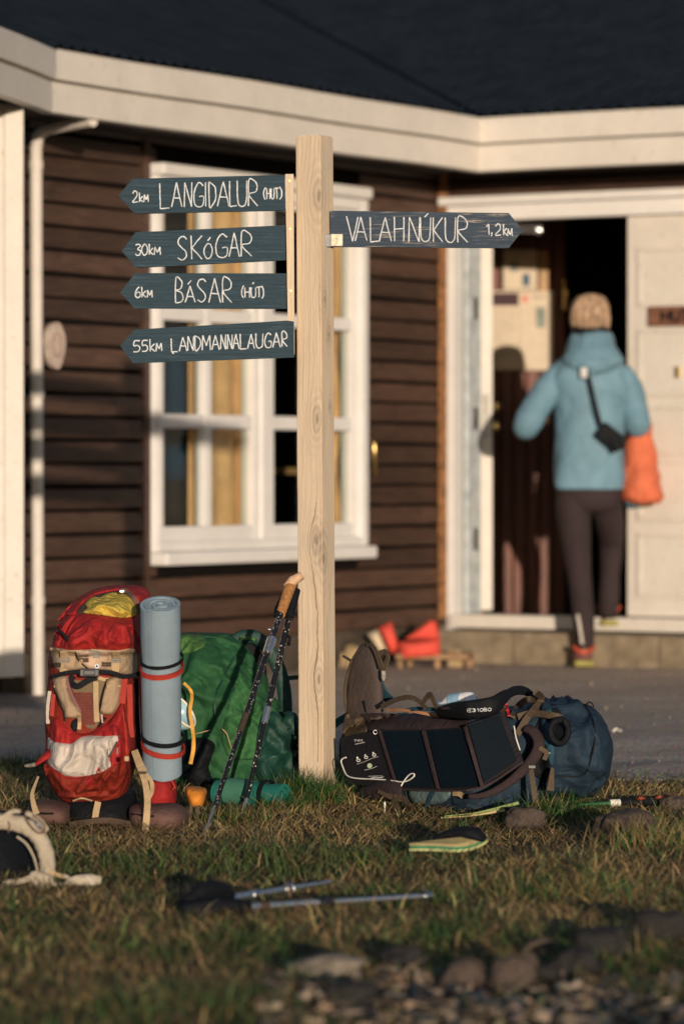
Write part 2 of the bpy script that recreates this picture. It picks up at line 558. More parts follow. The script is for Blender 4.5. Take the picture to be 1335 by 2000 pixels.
# plinth stones below the boards
mb = MB(); wb1(mb, END, 0, -.05, .16, -.12, .005); mb.build('plinth', M_PLINTH, hut)
mb = MB(); wb2(mb, 0, DL - .03, -.05, .16, -.12, .004); mb.build('plinth', M_CONC, hut)
# rusty corner batten
cb = MB(); cp = W2(0, 0); q = (U2 - U1).normalized()
mb = MB(); mb.box(CORNER + (U2 - U1) * .034 + ZV * 1.2, (.036, .036, 2.02), AX2, .004); mb.build('corner_batten', M_RUST, hut)

# eaves: fascia in two boards, soffit, roof sheets
OV = .45
EC = CORNER + (N1 + N2) * OV                     # inner corner of the eaves
KINK = s1(100, 150, OV) - OV                     # distance from the eave corner to the kink on the left
def E1(s, z, off=0.0): return EC - U1 * s + N1 * off + ZV * z
def E2(s, z, off=0.0): return EC + U2 * s + N2 * off + ZV * z
A3 = R(79.5)
U3 = Vector((math.cos(A3), math.sin(A3), 0)); N3 = Vector((math.sin(A3), -math.cos(A3), 0))
KP = E1(KINK, 0)
def E3(s, z, off=0.0): return KP - U3 * s + N3 * off + ZV * z
def fascia(fn, a, b, z0, z1_, o0, o1, ax, sa, sb):
    # board with mitred ends: a and b shift with the face offset by sa, sb
    vs = []; fs = []
    k = 12
    prof = [(o0, z0), (o1, z0 + .004), (o1 + .002, (z0 + z1_) / 2), (o1, z1_ - .006), (o1 - .006, z1_), (o0, z1_)]
    for i in range(k + 1):
        for o, z in prof:
            aa = a + sa * o; bb = b + sb * o
            s = aa + (bb - aa) * i / k
            vs.append(fn(s, z + .002 * math.sin(i * 1.1), o))
    m = len(prof)
    for i in range(k):
        for j in range(m): fs.append((i * m + j, i * m + (j + 1) % m, (i + 1) * m + (j + 1) % m, (i + 1) * m + j))
    fs.append(tuple(range(m))); fs.append(tuple(range(k * m, (k + 1) * m))[::-1])
    return obj('fascia_board', vs, fs, M_CREAM, hut, True, 35)
for zz in ((2.168, 2.286, .0), (2.290, 2.405, .016)):
    fascia(E1, -.0, KINK, zz[0], zz[1], -.03, zz[2] + .002, AX1, 1, -.16)
    fascia(E2, 0.0, 4.5, zz[0], zz[1], -.03, zz[2] + .002, AX2, 1, 0)
    fascia(E3, 0.0, 3.0, zz[0], zz[1], -.03, zz[2] + .004, None, .2, 0)
mb = MB()
for fn, L, sg in ((E1, KINK + .1, 1), (E2, 4.5, 1)):
    a = [fn(-OV, 2.2, -OV - .02), fn(L, 2.2, -OV - .02), fn(L, 2.2, -.031), fn(0, 2.2, -.031)]
    mb.add(a + [p + ZV * .02 for p in a], [(0, 1, 2, 3), (7, 6, 5, 4), (0, 4, 5, 1), (1, 5, 6, 2), (2, 6, 7, 3), (3, 7, 4, 0)])
a = [E3(0, 2.2, -.031), E3(3, 2.2, -.031), E3(3, 2.2, -1.4), E3(-.1, 2.2, -1.4)]
mb.add(a + [p + ZV * .02 for p in a], [(0, 1, 2, 3), (7, 6, 5, 4), (0, 4, 5, 1), (1, 5, 6, 2), (2, 6, 7, 3), (3, 7, 4, 0)])
mb.build('soffit', M_SOFFIT, hut)
PT = math.tan(R(18.5)); TOPT = 4.6
def roof_sheet(fn, S, sd):
    vs = []; fs = []; st = .0085; lam = .076; amp = .009
    n = int((S + TOPT) / st)
    for i in range(n + 1):
        s = -TOPT + i * st
        h = amp * math.sin(2 * math.pi * s / lam)
        t0 = max(-.03, -s + sd); t1 = TOPT
        for t in (t0, (t0 + t1) / 2, t1): vs.append(fn(s, 2.425 + t * PT + h, -t))
    for i in range(n):
        for j in range(2): fs.append((i * 3 + j, i * 3 + j + 1, i * 3 + 4 + j, i * 3 + 3 + j))
    return vs, fs
r2 = roof_sheet(E2, 4.6, -.01)
roof = obj('roof', *roof_sheet(E1, KINK + .02, .13), M_ROOF, hut, True)
obj('roof_sheet', *r2, M_ROOF, roof, True)
vs = []; fs = []
for i in range(21):                              # valley flashing
    t = .0 + TOPT * i / 20
    for s in (-.3, 0, .3): vs.append(EC - (N1 + N2) * t - (U1 * s if s > 0 else U2 * s) * (1 if s > 0 else -1) * 1 + ZV * (2.408 + t * PT))
for i in range(20):
    for j in range(2): fs.append((i * 3 + j, i * 3 + j + 1, i * 3 + 4 + j, i * 3 + 3 + j))
obj('valley_flashing', vs, fs, plain('grey_flashing', (.022, .032, .042), .85, .1), roof, True)
mb = MB()                                        # closed eaves and attic ends
for fn, L in ((E1, KINK - .02), (E2, 4.5)):
    for (o0, o1, z0, z9, a_) in ((-.06, -.032, 2.2, 2.428, .06), (-TOPT, -TOPT + .05, 2.2, 2.43 + TOPT * PT - .03, -TOPT + .1)):
        q = [fn(a_, z0, o0), fn(L, z0, o0), fn(L, z0, o1), fn(a_, z0, o1)]
        q += [p + ZV * (z9 - z0) for p in q]
        mb.add(q, [(0, 1, 2, 3), (7, 6, 5, 4), (0, 4, 5, 1), (1, 5, 6, 2), (2, 6, 7, 3), (3, 7, 4, 0)])
mb.build('eave_closure', M_ROOF, roof)
vs = [E3(-.1, 2.41, .02), E3(3, 2.41, .02), E3(3, 2.41 + 4 * PT, -4), E3(-.9, 2.41 + 4 * PT, -4)]
obj('roof_sheet', vs + [v - ZV * .02 for v in vs], [(0, 1, 2, 3), (7, 6, 5, 4), (0, 4, 5, 1), (1, 5, 6, 2), (2, 6, 7, 3), (3, 7, 4, 0)], M_ROOF, roof)

# downpipe
dp = [P(182, 236, 14.35), P(150, 241, 14.42), P(92, 252, 14.62), P(76, 264, 14.66), P(71, 290, 14.67), P(71, 420, 14.67), P(75, 1372, 14.67)]
mb = MB(); mb.tube(dp, [.022] * 2 + [.024] * 5, 14); pipe = mb.build('downpipe', M_CREAM, hut, True, 40)
for y in (330, 778, 1180):
    a = P(71 + (y - 300) * .004, y, 14.67)
    mb = MB(); mb.tube([a, a + ZV * .03], .0275, 14); mb.build('pipe_collar', M_CREAM, pipe, True, 40)
# white projecting wall end on the left
mb = MB(); a = P(28, 1324, 13.9); b = P(28, 225, 13.9)
mb.box((a.x - .75, 14.12, (a.z + 2.19) / 2), (1.5, .44, 2.19 - a.z), bev=.006); we = mb.build('white_wall_end', M_CREAM, hut)
mb = MB(); mb.box((a.x + .002, 13.89, (a.z + 2.18) / 2), (.07, .03, 2.17 - a.z), bev=.004); mb.build('edge_trim', M_CREAM, we)

# window: left edges of proud pieces are seen at their foot, right edges at their front
win = MB()
a0 = s1(297, 920, .005); a1 = s1(311, 920, .05); a2 = s1(320, 920, .022)
b0 = s1(482, 920, -.012); c0 = s1(535, 920, .022)
d1 = s1(677, 920, -.012); e0 = s1(720, 920, .05)
d0 = d1 + (e0 - d1) * .4
wb1(win, a0, a1, WBt, WT, -.06, .05, .006)
wb1(win, d0, e0, WBt, WT, -.06, .05, .006)
wb1(win, a1 - .0005, d0 + .0005, WT - .05, WT, -.06, .048, .006)
wb1(win, a1 - .0005, d0 + .0005, WBt, WBt + .04, -.06, .048, .006)
wb1(win, a0 + .032, a0 + .0005, WBt, WT, -.02, .023, .003); wb1(win, e0 - .0005, e0 - .02, WBt, WT, -.02, .023, .003)
window = win.build('window', M_WHITE, hut)
mb = MB(); wb1(mb, a0 + .075, a0 + .0325, .165, 2.2, -.01, .0215, .002); mb.build('window_batten', M_PLANK, hut)
mb = MB(); wb1(mb, a0 + .03, e0 + .006, WBt - .055, WBt - .001, -.03, .10, .012); mb.build('sill', M_WHITE, window)
mb = MB(); wb1(mb, a0 + .03, e0 + .02, WT + .001, WT + .05, -.02, .085, .012); mb.build('head_trim', M_WHITE, window)
m0 = b0 + (c0 - b0) * .3; m1 = b0 + (c0 - b0) * .7
mb = MB(); wb1(mb, m0, m1, WBt + .04, WT - .05, -.055, .035, .006); mb.build('mullion', M_WHITE, window)
ZB, ZT = WBt + .04, WT - .05
sash = [(a1, a2, s1(389, 920, -.012), s1(414, 920, .019), b0, m0), (m1, c0, s1(592, 920, -.012), s1(615, 920, .019), d1, d0)]
zr = [(z1(450, 838), z1(450, 811)), (z1(450, 633), z1(450, 607))]
for (o0, a, c, d, b, o1) in sash:
    mb = MB()
    wb1(mb, o0, a, ZB, ZT, -.04, .022, .004); wb1(mb, b, o1, ZB, ZT, -.04, .022, .004)
    wb1(mb, a, b, ZB, ZB + .06, -.04, .021, .004); wb1(mb, a, b, ZT - .03, ZT, -.04, .021, .004)
    so = mb.build('sash', M_WHITE, window)
    mb = MB(); wb1(mb, c, d, ZB + .06, ZT - .03, -.03, .019, .006); mb.build('muntin', M_WHITE, window)
    zz = [ZB + .06, zr[0][0], zr[0][1], zr[1][0], zr[1][1], ZT - .03]
    for (p, q_) in ((a, c), (d, b)):
        for (z0, z9) in zr:
            mb = MB(); wb1(mb, p, q_, z0, z9, -.03, .017, .006); mb.build('muntin', M_WHITE, window)
        for i in range(3):
            mb = MB(); wb1(mb, p, q_, zz[2 * i], zz[2 * i + 1], -.016, -.012); mb.build('pane', M_PANE, window)
mb = MB(); mb.tube([W1(e0 - .03, 1.0, .03), W1(e0 - .04, .98, .055), W1(e0 - .04, .84, .055)], .008, 8); mb.build('window_hook', M_BRASS, window, True)

# rooms behind the walls
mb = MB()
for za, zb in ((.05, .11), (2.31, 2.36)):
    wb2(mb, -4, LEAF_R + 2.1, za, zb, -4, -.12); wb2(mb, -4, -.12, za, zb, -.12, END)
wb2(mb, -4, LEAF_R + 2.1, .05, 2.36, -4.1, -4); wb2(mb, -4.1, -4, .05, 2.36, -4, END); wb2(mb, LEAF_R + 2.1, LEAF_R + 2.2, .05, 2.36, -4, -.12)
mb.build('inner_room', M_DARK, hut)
# curtains in the window
def curtain(sa, sb, za, zb, off, name='curtain', waist=None, mat=None, seed=0):
    vs = []; fs = []; n = 60; m = 24
    for j in range(m + 1):
        v = j / m; z = zb + (za - zb) * v
        k = 1.0
        if waist: k = 1 - waist * math.exp(-((v - .62) / .22) ** 2)
        for i in range(n + 1):
            u = i / n
            s = sa + (sb - sa) * (u * k)
            vs.append(W1(s, z, off + .007 * math.sin(u * 26 + seed + .6 * math.sin(v * 4)) + .006 * nz((u * 4, v * 2, seed))))
    for j in range(m):
        for i in range(n): fs.append((j * (n + 1) + i, j * (n + 1) + i + 1, (j + 1) * (n + 1) + i + 1, (j + 1) * (n + 1) + i))
    o = obj(name, vs, fs, mat or M_CURT, window, True)
    sm = o.modifiers.new('thick', 'SOLIDIFY'); sm.thickness = .002
    return o
curtain(s1(366, 920, -.065), s1(520, 920, -.065), .54, 1.99, -.065, waist=.0, seed=1)
curtain(s1(700, 920, -.065), s1(622, 920, -.065), .54, 1.99, -.065, waist=.25, seed=2)
curtain(s1(300, 920, -.14), s1(318, 920, -.14), .54, 1.99, -.14, seed=3)
# blue jacket hanging inside
jv, jf = [], []
ja = thing('hanging_jacket', W1(s1(345, 920, -.25), 1.05, -.25), 'dark blue jacket hanging inside behind the lower left window panes', 'jacket')
M_NAVY = fabric('navy_cloth', (.006, .034, .075), .9, .15)
mb = MB(); pts = [W1(s1(345, 920, -.25), z, -.25) for z in (1.62, 1.5, 1.3, 1.05, .9, .82)]
mb.tube(pts, [.03, .12, .15, .17, .17, .15], 16, flat=.45)
for s in (-1, 1): mb.tube([W1(s1(345, 920, -.25) + s * .12, 1.5, -.25), W1(s1(345, 920, -.25) + s * .2, 1.2, -.24), W1(s1(345, 920, -.25) + s * .21, .95, -.23)], [.05, .055, .045], 10)
mb.build('jacket_body', M_NAVY, ja, True)
mb = MB(); mb.box(W1(s1(560, 920, -.6), .86, -.6), (1.2, .03, .03), AX1); mb.build('window_shelf', M_PINE, hut)

# door set
mb = MB()
wb2(mb, s2(878), DL, .12, DTOP + .07, -.05, .035, .006); wb2(mb, LEAF_R, LEAF_R + .08, .12, DTOP + .07, -.05, .035, .006)
wb2(mb, DL, LEAF_R, DTOP, DTOP + .07, -.05, .034, .006)
df = mb.build('door_frame', M_WHITE, hut)
mb = MB(); wb2(mb, s2(868), LEAF_R + .12, DTOP + .072, DTOP + .11, -.03, .07, .008); mb.build('head_trim', M_WHITE, df)
mb = MB(); wb2(mb, DL - .012, LEAF_R, SILLT - .06, SILLT, -.1, .06, .008); mb.build('threshold', M_CREAM, df)
mb = MB(); wb2(mb, DL + .001, DL + .025, SILLT, DTOP, -.175, -.052, .004); mb.build('reveal', plain('shade_tinted_paint', (.46, .5, .52), .5), df)  # blue-grey tint of the shaded reveal is put into its colour
for z in (.5, 1.05, 1.55):
    mb = MB(); wb2(mb, DL + .026, DL + .034, z, z + .1, -.13, -.09); mb.build('hinge', M_STEEL, df)
# open leaf seen on its edge
pa = on_plane(934, 920, W2(0, 0, -.19), N2); pb = on_plane(961, 920, W2(0, 0, -.19), N2)
back = (pa - CAM); back.z = 0; back.normalize(); sd = Vector((back.y, -back.x, 0))
wid = (pb - pa).dot(sd)
cen = (pa + pb) / 2; cen.z = 0
mb = MB(); mb.box(cen + back * .4 + ZV * (SILLT + DTOP) / 2, (wid, .8, DTOP - SILLT - .02), (sd, back, ZV), .004)
leaf = mb.build('open_door_leaf', M_CREAM, hut)
for y in (793, 832):
    z = on_plane(948, y, W2(0, 0, -.19), N2).z
    for sg in (-1, 1):
        c = cen + sd * (sg * (wid / 2)) + back * .05 + ZV * z
        mb = MB(); mb.tube([c, c + sd * (sg * .022), c + sd * (sg * .024) - back * .03, c + sd * (sg * .024) - back * .055], [.010, .010, .014, .020], 12)
        mb.build('lever_handle', M_BRASS, leaf, True)
mb = MB(); mb.box(cen - back * .002 + ZV * (on_plane(948, 812, W2(0, 0, -.19), N2).z), (.03, .004, .2), (sd, back, ZV)); mb.build('lock_plate', plain('dull_steel_plate', (.4, .38, .34), .6), leaf)
# closed leaf with raised panels
mb = MB(); wb2(mb, DR, LEAF_R, SILLT + .005, DTOP - .002, -.045, -.008, .004)
leaf2 = mb.build('closed_door_leaf', M_CREAM, hut)
for (ya, yb) in ((490, 590), (650, 765), (800, 880), (905, 1010), (1050, 1160)):
    a, b, c, d = DR + .075, LEAF_R - .075, z2(1300, yb), z2(1300, ya)
    mb = MB(); wb2(mb, a, b, c, d, -.012, -.004, .003)
    pn = mb.build('door_panel', M_CREAM, leaf2)
    mb = MB(); e = .022
    wb2(mb, a - e, b + e, d, d + e, -.012, .004, .005); wb2(mb, a - e, b + e, c - e, c, -.012, .004, .005)
    wb2(mb, a - e, a, c, d, -.012, .004, .005); wb2(mb, b, b + e, c, d, -.012, .004, .005)
    mb.build('moulding', M_CREAM, pn)
mb = MB(); k = W2(s2(1322), z2(1322, 727)); mb.box(k, (.02, .02, .05), AX2, .004); mb.build('keyhole_plate', M_BRASS, leaf2)
mb = MB(); a = W2(s2(990), z2(990, 447), .03); b = W2(s2(1060), z2(1060, 450), .06)
mb.tube([a, b], .017, 10); mb.tube([b, W2(s2(1066), z2(1066, 452), .05)], .022, 10); mb.build('door_closer', M_STEEL, df, True, 40)
# step blocks
ss = [s2(906), s2(1053), s2(1187), s2(1335), s2(1335) + .36]
for i in range(4):
    mb = MB(); wb2(mb, ss[i] + .003, ss[i + 1] - .003, -.04, SILLT - .064 - .002 * i, -.1, .25 + .006 * (i % 2), .01); mb.build('step_block', M_CONC, hut)
# partition inside, red brown boards catching the sun
x0, x1 = P(925, 920, 18.75).x, P(1104, 920, 18.75).x
n = 7
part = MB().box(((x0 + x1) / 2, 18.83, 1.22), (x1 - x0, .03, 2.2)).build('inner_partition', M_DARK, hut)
for i in range(n):
    a = x0 + (x1 - x0) * i / n; b = x0 + (x1 - x0) * (i + 1) / n
    MB().box(((a + b) / 2, 18.79, 1.2), (b - a - .006, .035, 2.18), bev=.005).build('board', M_REDWOOD, part)
mb = MB(); a = P(1105, 545, 18.6); b = P(1105, 600, 18.6)
mb.tube([a + Vector((0, .1, 0)), a, b, b + Vector((0, .1, 0))], .014, 10); mb.build('brass_pull', M_BRASS, part, True)
mb = MB(); pbox(1052, 490, 1070, 568, 18.74, .03, .004, mb); mb.build('pine_strip', M_PINE, part)
# ------------------------------------------------------------------ signpost
PD = 10.10                                       # depth of the post's axis
def mat_post():
    t = NT('weathered_pine', .7, .3)
    c = t.n('TexCoord'); sp = t.n('SeparateXYZ'); t.l(c.outputs['Object'], sp.inputs[0])
    X, Y, Z0 = sp.outputs
    wob = t.math('MULTIPLY', t.math('SUBTRACT', t.noise(c.outputs['Object'], 26, 3, .6), .5), .03)
    Z = t.math('ADD', Z0, wob)
    u = t.math('ADD', t.math('ADD', X, Y), t.math('MULTIPLY', wob, .35))                       # runs across both faces
    knots = [(-.004, 1.60, .030), (.020, 1.33, .016), (-.012, 1.02, .024), (-.016, .70, .026), (.010, .655, .03), (-.010, .335, .024), (.042, 1.24, .016), (.045, 1.05, .014)]
    warp = None; dark = None
    for kx, kz, r in knots:
        dx = t.math('MULTIPLY', t.math('SUBTRACT', u, kx), 1 / r); dz = t.math('MULTIPLY', t.math('SUBTRACT', Z, kz), .42 / r)
        d2 = t.math('ADD', t.math('MULTIPLY', dx, dx), t.math('MULTIPLY', dz, dz))
        g = t.math('POWER', 2.718, t.math('MULTIPLY', d2, -.8))
        w = t.math('MULTIPLY', t.math('MULTIPLY', g, dx), r * 1.1)
        core = t.math('POWER', 2.718, t.math('MULTIPLY', d2, -6.0))
        rings = t.math('MULTIPLY', t.math('MULTIPLY', g, t.math('ADD', t.math('MULTIPLY', t.math('SINE', t.math('MULTIPLY', t.math('POWER', d2, .5), 15.0)), .5), .5)), .42)
        k = t.math('ADD', t.math('MULTIPLY', core, .45), rings)
        warp = w if warp is None else t.math('ADD', warp, w)
        dark = k if dark is None else t.math('ADD', dark, k)
    uu = t.math('ADD', u, t.math('MULTIPLY', warp, -1.0))
    cb = t.n('CombineXYZ'); t.l(t.math('MULTIPLY', uu, 70), cb.inputs[0]); t.l(t.math('MULTIPLY', Z, 1.6), cb.inputs[2])
    gr = t.noise(cb.outputs[0], 2.2, 6, .65, .5)
    cb2 = t.n('CombineXYZ'); t.l(t.math('MULTIPLY', uu, 230), cb2.inputs[0]); t.l(t.math('MULTIPLY', Z, 5), cb2.inputs[2])
    fg = t.noise(cb2.outputs[0], 1.6, 3, .6)
    cc = t.ramp(gr, [(.28, (.47, .35, .235)), (.45, (.60, .475, .345)), (.62, (.68, .56, .425)), (.8, (.56, .43, .30))])
    cc = t.mix(.35, cc, t.ramp(fg, [(.3, (.42, .3, .18)), (.7, (.74, .6, .44))]))
    big = t.noise(c.outputs['Object'], 5, 4, .6)
    cc = t.mix(t.ramp(big, [(.52, (0, 0, 0)), (.8, (.55, .55, .55))]), cc, (.42, .38, .34))
    dk = t.n('Clamp'); t.l(dark, dk.inputs[0])
    cc = t.mix(t.math('MULTIPLY', dk.outputs[0], .85), cc, (.2, .155, .125))
    for cu, za, zb, ww in ((-.014, .12, .62, .0011), (-.017, .52, .80, .0008), (.028, .2, .5, .0007), (-.003, 1.25, 1.5, .0007)):   # drying checks
        dd_ = t.math('ABSOLUTE', t.math('SUBTRACT', uu, cu))
        on = t.math('MULTIPLY', t.math('LESS_THAN', dd_, ww), t.math('MULTIPLY', t.math('GREATER_THAN', Z0, za), t.math('LESS_THAN', Z0, zb)))
        cc = t.mix(t.math('MULTIPLY', on, .8), cc, (.12, .075, .04))
    t.col(cc)
    t.bump(t.math('ADD', gr, t.math('MULTIPLY', dk.outputs[0], .5)), .0025)
    return t.m
M_POST = mat_post()
post = thing('wooden_signpost', G(618, 1556), 'pale squared timber signpost carrying five dark arrow boards', 'signpost')
RA = R(28)
e1 = Vector((math.cos(RA), -math.sin(RA), 0)); e2 = Vector((math.sin(RA), math.cos(RA), 0))
top = P(608.5, 266, PD); bot = P(619.5, 1575, PD)
lean = (top - bot); Lp = lean.length; ld = lean.normalized()
bm = bmesh.new(); sq = .0735
bmesh.ops.create_cube(bm, size=1)
for v in bm.verts: v.co = Vector((v.co.x * sq, v.co.y * sq, (v.co.z + .5) * Lp))
bmesh.ops.bevel(bm, geom=[e for e in bm.edges], offset=.0035, segments=2, affect='EDGES')
cuts = [e for e in bm.edges if abs(e.verts[0].co.z - e.verts[1].co.z) > 1]
bmesh.ops.subdivide_edges(bm, edges=cuts, cuts=30)
for v in bm.verts:
    v.co.x += .0012 * nz((v.co.x * 3, v.co.y * 3, v.co.z), 4, 1); v.co.y += .0012 * nz((v.co.x * 3, v.co.y * 3, v.co.z), 4, 2)
me = bpy.data.meshes.new('post'); bm.to_mesh(me); bm.free(); me.materials.append(M_POST); me.shade_smooth(); me.set_sharp_from_angle(angle=R(40))
po = bpy.data.objects.new('post', me); col.objects.link(po); po.parent = post
mw = Matrix(((e1.x, e2.x, ld.x, bot.x), (e1.y, e2.y, ld.y, bot.y), (e1.z, e2.z, ld.z, bot.z), (0, 0, 0, 1)))
po.matrix_local = Matrix.Translation(-ROOT[post.name]) @ mw
FRONT = PD - .054
M_SCREW = plain('dull_brass_screw', (.35, .22, .09), .4, .5, .9, bump=0)
M_HOLE = plain('dark_screw_hole', (.03, .02, .015), .9)
for i, y in enumerate((355, 398, 448, 492, 541, 584, 634, 676)):   # screws in a row on the narrow face
    x = 634 + (y - 355) * .0085
    t_ = (1575 - y) / (1575 - 266); a = on_plane(x, y, bot + lean * t_ + e1 * (sq / 2), e1)
    mb = MB(); mb.tube([a - e1 * .004, a + e1 * .0022], .0042, 10); o = mb.build('screw', M_SCREW, post, True, 40)
    mb = MB(); mb.tube([a + e1 * .001, a + e1 * .0028], .002, 8); mb.build('screw_slot', M_HOLE, o)
# side batten that the left boards hang on
bd_ = PD - .035
q = [(557, 340), (573, 340), (575, 692), (563, 692)]
def prism(poly, D, th, bev=0.0, jitter=0.0):
    vs = [P(x, y, D) for x, y in poly]; n = len(vs)
    vs2 = [v + Vector((0, th, 0)) for v in vs]
    return vs + vs2, [tuple(range(n))] + [tuple(range(2 * n - 1, n - 1, -1))] + [(i, (i + 1) % n, n + (i + 1) % n, n + i) for i in range(n)]
batten = obj('batten', *prism(q, bd_, .035), M_POST, post)
for y in (353, 447, 568, 684):
    a = P(565 + (y - 340) * .012, y, bd_)
    MB().tube([a + Vector((0, .002, 0)), a - Vector((0, .0015, 0))], .003, 8).build('screw', M_SCREW, post, True, 40)

def mat_board(name, c, wear, wearc, seed):
    t = NT(name, .62, .35)
    v = t.coords((1, 1, 1))
    ad = t.n('VectorMath'); ad.operation = 'ADD'; ad.inputs[1].default_value = (seed * 3.1, 0, seed * 1.7); t.l(v, ad.inputs[0])
    mp = t.n('Mapping'); mp.inputs['Scale'].default_value = (4, 4, 90); t.l(ad.outputs[0], mp.inputs[0])
    g = t.noise(mp.outputs[0], 2.2, 6, .7, .5)
    b = t.noise(ad.outputs[0], 9, 5, .6)
    cc = t.ramp(g, [(.3, tuple(x * .7 for x in c)), (.55, c), (.75, tuple(x * 1.5 for x in c))])
    pale = t.math('MULTIPLY', t.ramp(g, [(.54, (0, 0, 0)), (.64, (1, 1, 1))]), t.ramp(b, [(.44, (0, 0, 0)), (.58, (1, 1, 1))]))
    cc = t.mix(t.math('MULTIPLY', pale, wear), cc, wearc)
    sp = t.noise(ad.outputs[0], 170, 2, .5)
    cc = t.mix(t.math('MULTIPLY', t.ramp(sp, [(.72, (0, 0, 0)), (.76, (1, 1, 1))]), t.ramp(b, [(.5, (0, 0, 0)), (.62, (wear, wear, wear))])), cc, (.5, .5, .5))
    t.col(cc); t.bump(g, .0022)
    return t.m
M_PAINT = plain('chalky_white_paint', (.56, .58, .60), .85, .2, var=.3, scale=140, bump=.0005)
GL = {
 'L': [[(0, 1), (.06, 0), (1, .03)]], 'A': [[(0, 0), (.48, 1), (1, 0)], [(.2, .38), (.83, .36)]], 'N': [[(0, 0), (.06, 1), (.94, 0), (1, 1)]],
 'G': [[(.95, .86), (.6, 1), (.25, .85), (.02, .5), (.12, .12), (.5, 0), (.92, .08), (.98, .42), (.55, .42)]], 'I': [[(.4, 1), (.6, 0)]],
 'D': [[(.05, 1), (.12, 0), (.55, .06), (.98, .35), (.85, .78), (.05, 1)]], 'U': [[(0, 1), (.06, .2), (.4, 0), (.8, .06), (.95, .3), (1, 1)]],
 'R': [[(.0, 0), (.02, 1), (.6, 1), (.95, .8), (.8, .56), (.05, .45), (1, 0)]], '(': [[(1, 1), (.2, .7), (.2, .25), (.9, 0)]], ')': [[(0, 1), (.8, .7), (.8, .25), (.1, 0)]],
 'H': [[(0, 1), (.04, 0)], [(1, 1), (.97, 0)], [(.02, .5), (.98, .53)]], 'T': [[(0, .96), (1, 1)], [(.5, .98), (.52, 0)]],
 'S': [[(.95, .88), (.6, 1), (.2, .92), (.08, .72), (.4, .54), (.8, .38), (.9, .16), (.5, 0), (.05, .1)]], 'K': [[(.05, 1), (.1, 0)], [(.98, 1), (.12, .48), (1, 0)]],
 'O': [[(.5, 1), (.12, .75), (.03, .35), (.35, 0), (.75, .08), (.98, .5), (.82, .88), (.5, 1)]], 'B': [[(0, 0), (.04, 1), (.6, .96), (.88, .78), (.6, .56), (.05, .52), (.75, .42), (1, .2), (.7, .04), (0, 0)]],
 'M': [[(0, 0), (.08, 1), (.5, .3), (.9, 1), (1, 0)]], 'V': [[(0, 1), (.52, 0), (1, .98)]], 'k': [[(.05, 1), (.1, 0)], [(.9, .62), (.14, .3), (1, 0)]],
 'm': [[(0, 0), (.05, .95), (.5, .15), (.9, 1), (1, 0)]], '2': [[(.05, .78), (.4, 1), (.85, .85), (.75, .5), (.02, .03), (1, .05)]],
 '3': [[(.05, .9), (.5, 1), (.9, .82), (.4, .55), (.95, .38), (.8, .08), (.35, 0), (0, .12)]], '0': [[(.5, 1), (.08, .7), (.08, .28), (.5, 0), (.92, .3), (.92, .72), (.5, 1)]],
 '6': [[(.8, 1), (.25, .7), (.03, .3), (.4, 0), (.95, .15), (.9, .45), (.5, .52), (.08, .3)]], '5': [[(.95, 1), (.2, .97), (.12, .55), (.6, .6), (.95, .35), (.7, .05), (.05, .02)]],
 '1': [[(0, .72), (.6, 1), (.7, 0)]], ',': [[(.6, 1), (.3, 0)]], "'": [[(0, 0), (1, 1)]], '.': [[(0, .5), (1, .5)]],
}
def letters(spec, ox, oy, sc_, D, w, parent, seed=0):
    for i, (ch, x0, x1, y0, y1) in enumerate(spec):
        mb = MB()
        for st in GL[ch]:
            pts = []
            for x, y in st:
                gx = x0 + x * (x1 - x0); gy = y1 - y * (y1 - y0)
                pts.append((ox + gx / sc_, oy + gy / sc_))
            curved = ch in 'GDURSO0B2365()'
            c = catmull(pts, 4) if curved and len(pts) > 2 else sum([[np.array(a) + (np.array(b) - np.array(a)) * t for t in (0, .25, .5, .75)] for a, b in zip(pts[:-1], pts[1:])], []) + [np.array(pts[-1])]
            c = [np.array(p) + np.array([nz((p[0] * .3, p[1] * .3, i), 1, seed), nz((p[0] * .3, p[1] * .3, i), 1, seed + 5)]) * .7 for p in c]
            # break at sharp turns so the strokes keep their width
            runs = [[c[0]]]
            for k in range(1, len(c)):
                if k < len(c) - 1:
                    a = c[k] - c[k - 1]; b = c[k + 1] - c[k]
                    ca = a.dot(b) / (np.linalg.norm(a) * np.linalg.norm(b) + 1e-9)
                else: ca = 1
                runs[-1].append(c[k])
                if ca < .6: runs.append([c[k]])
            for rn in runs:
                if len(rn) < 2: continue
                strap([(p[0], p[1], D - .0008 - .0001 * (len(mb.v) % 3)) for p in rn], (w * 1.1, w * .85), th=.0012, k=1, mb=mb)
        mb.build('accent' if ch in "'." else 'letter', M_PAINT, parent)
S3 = 3.034
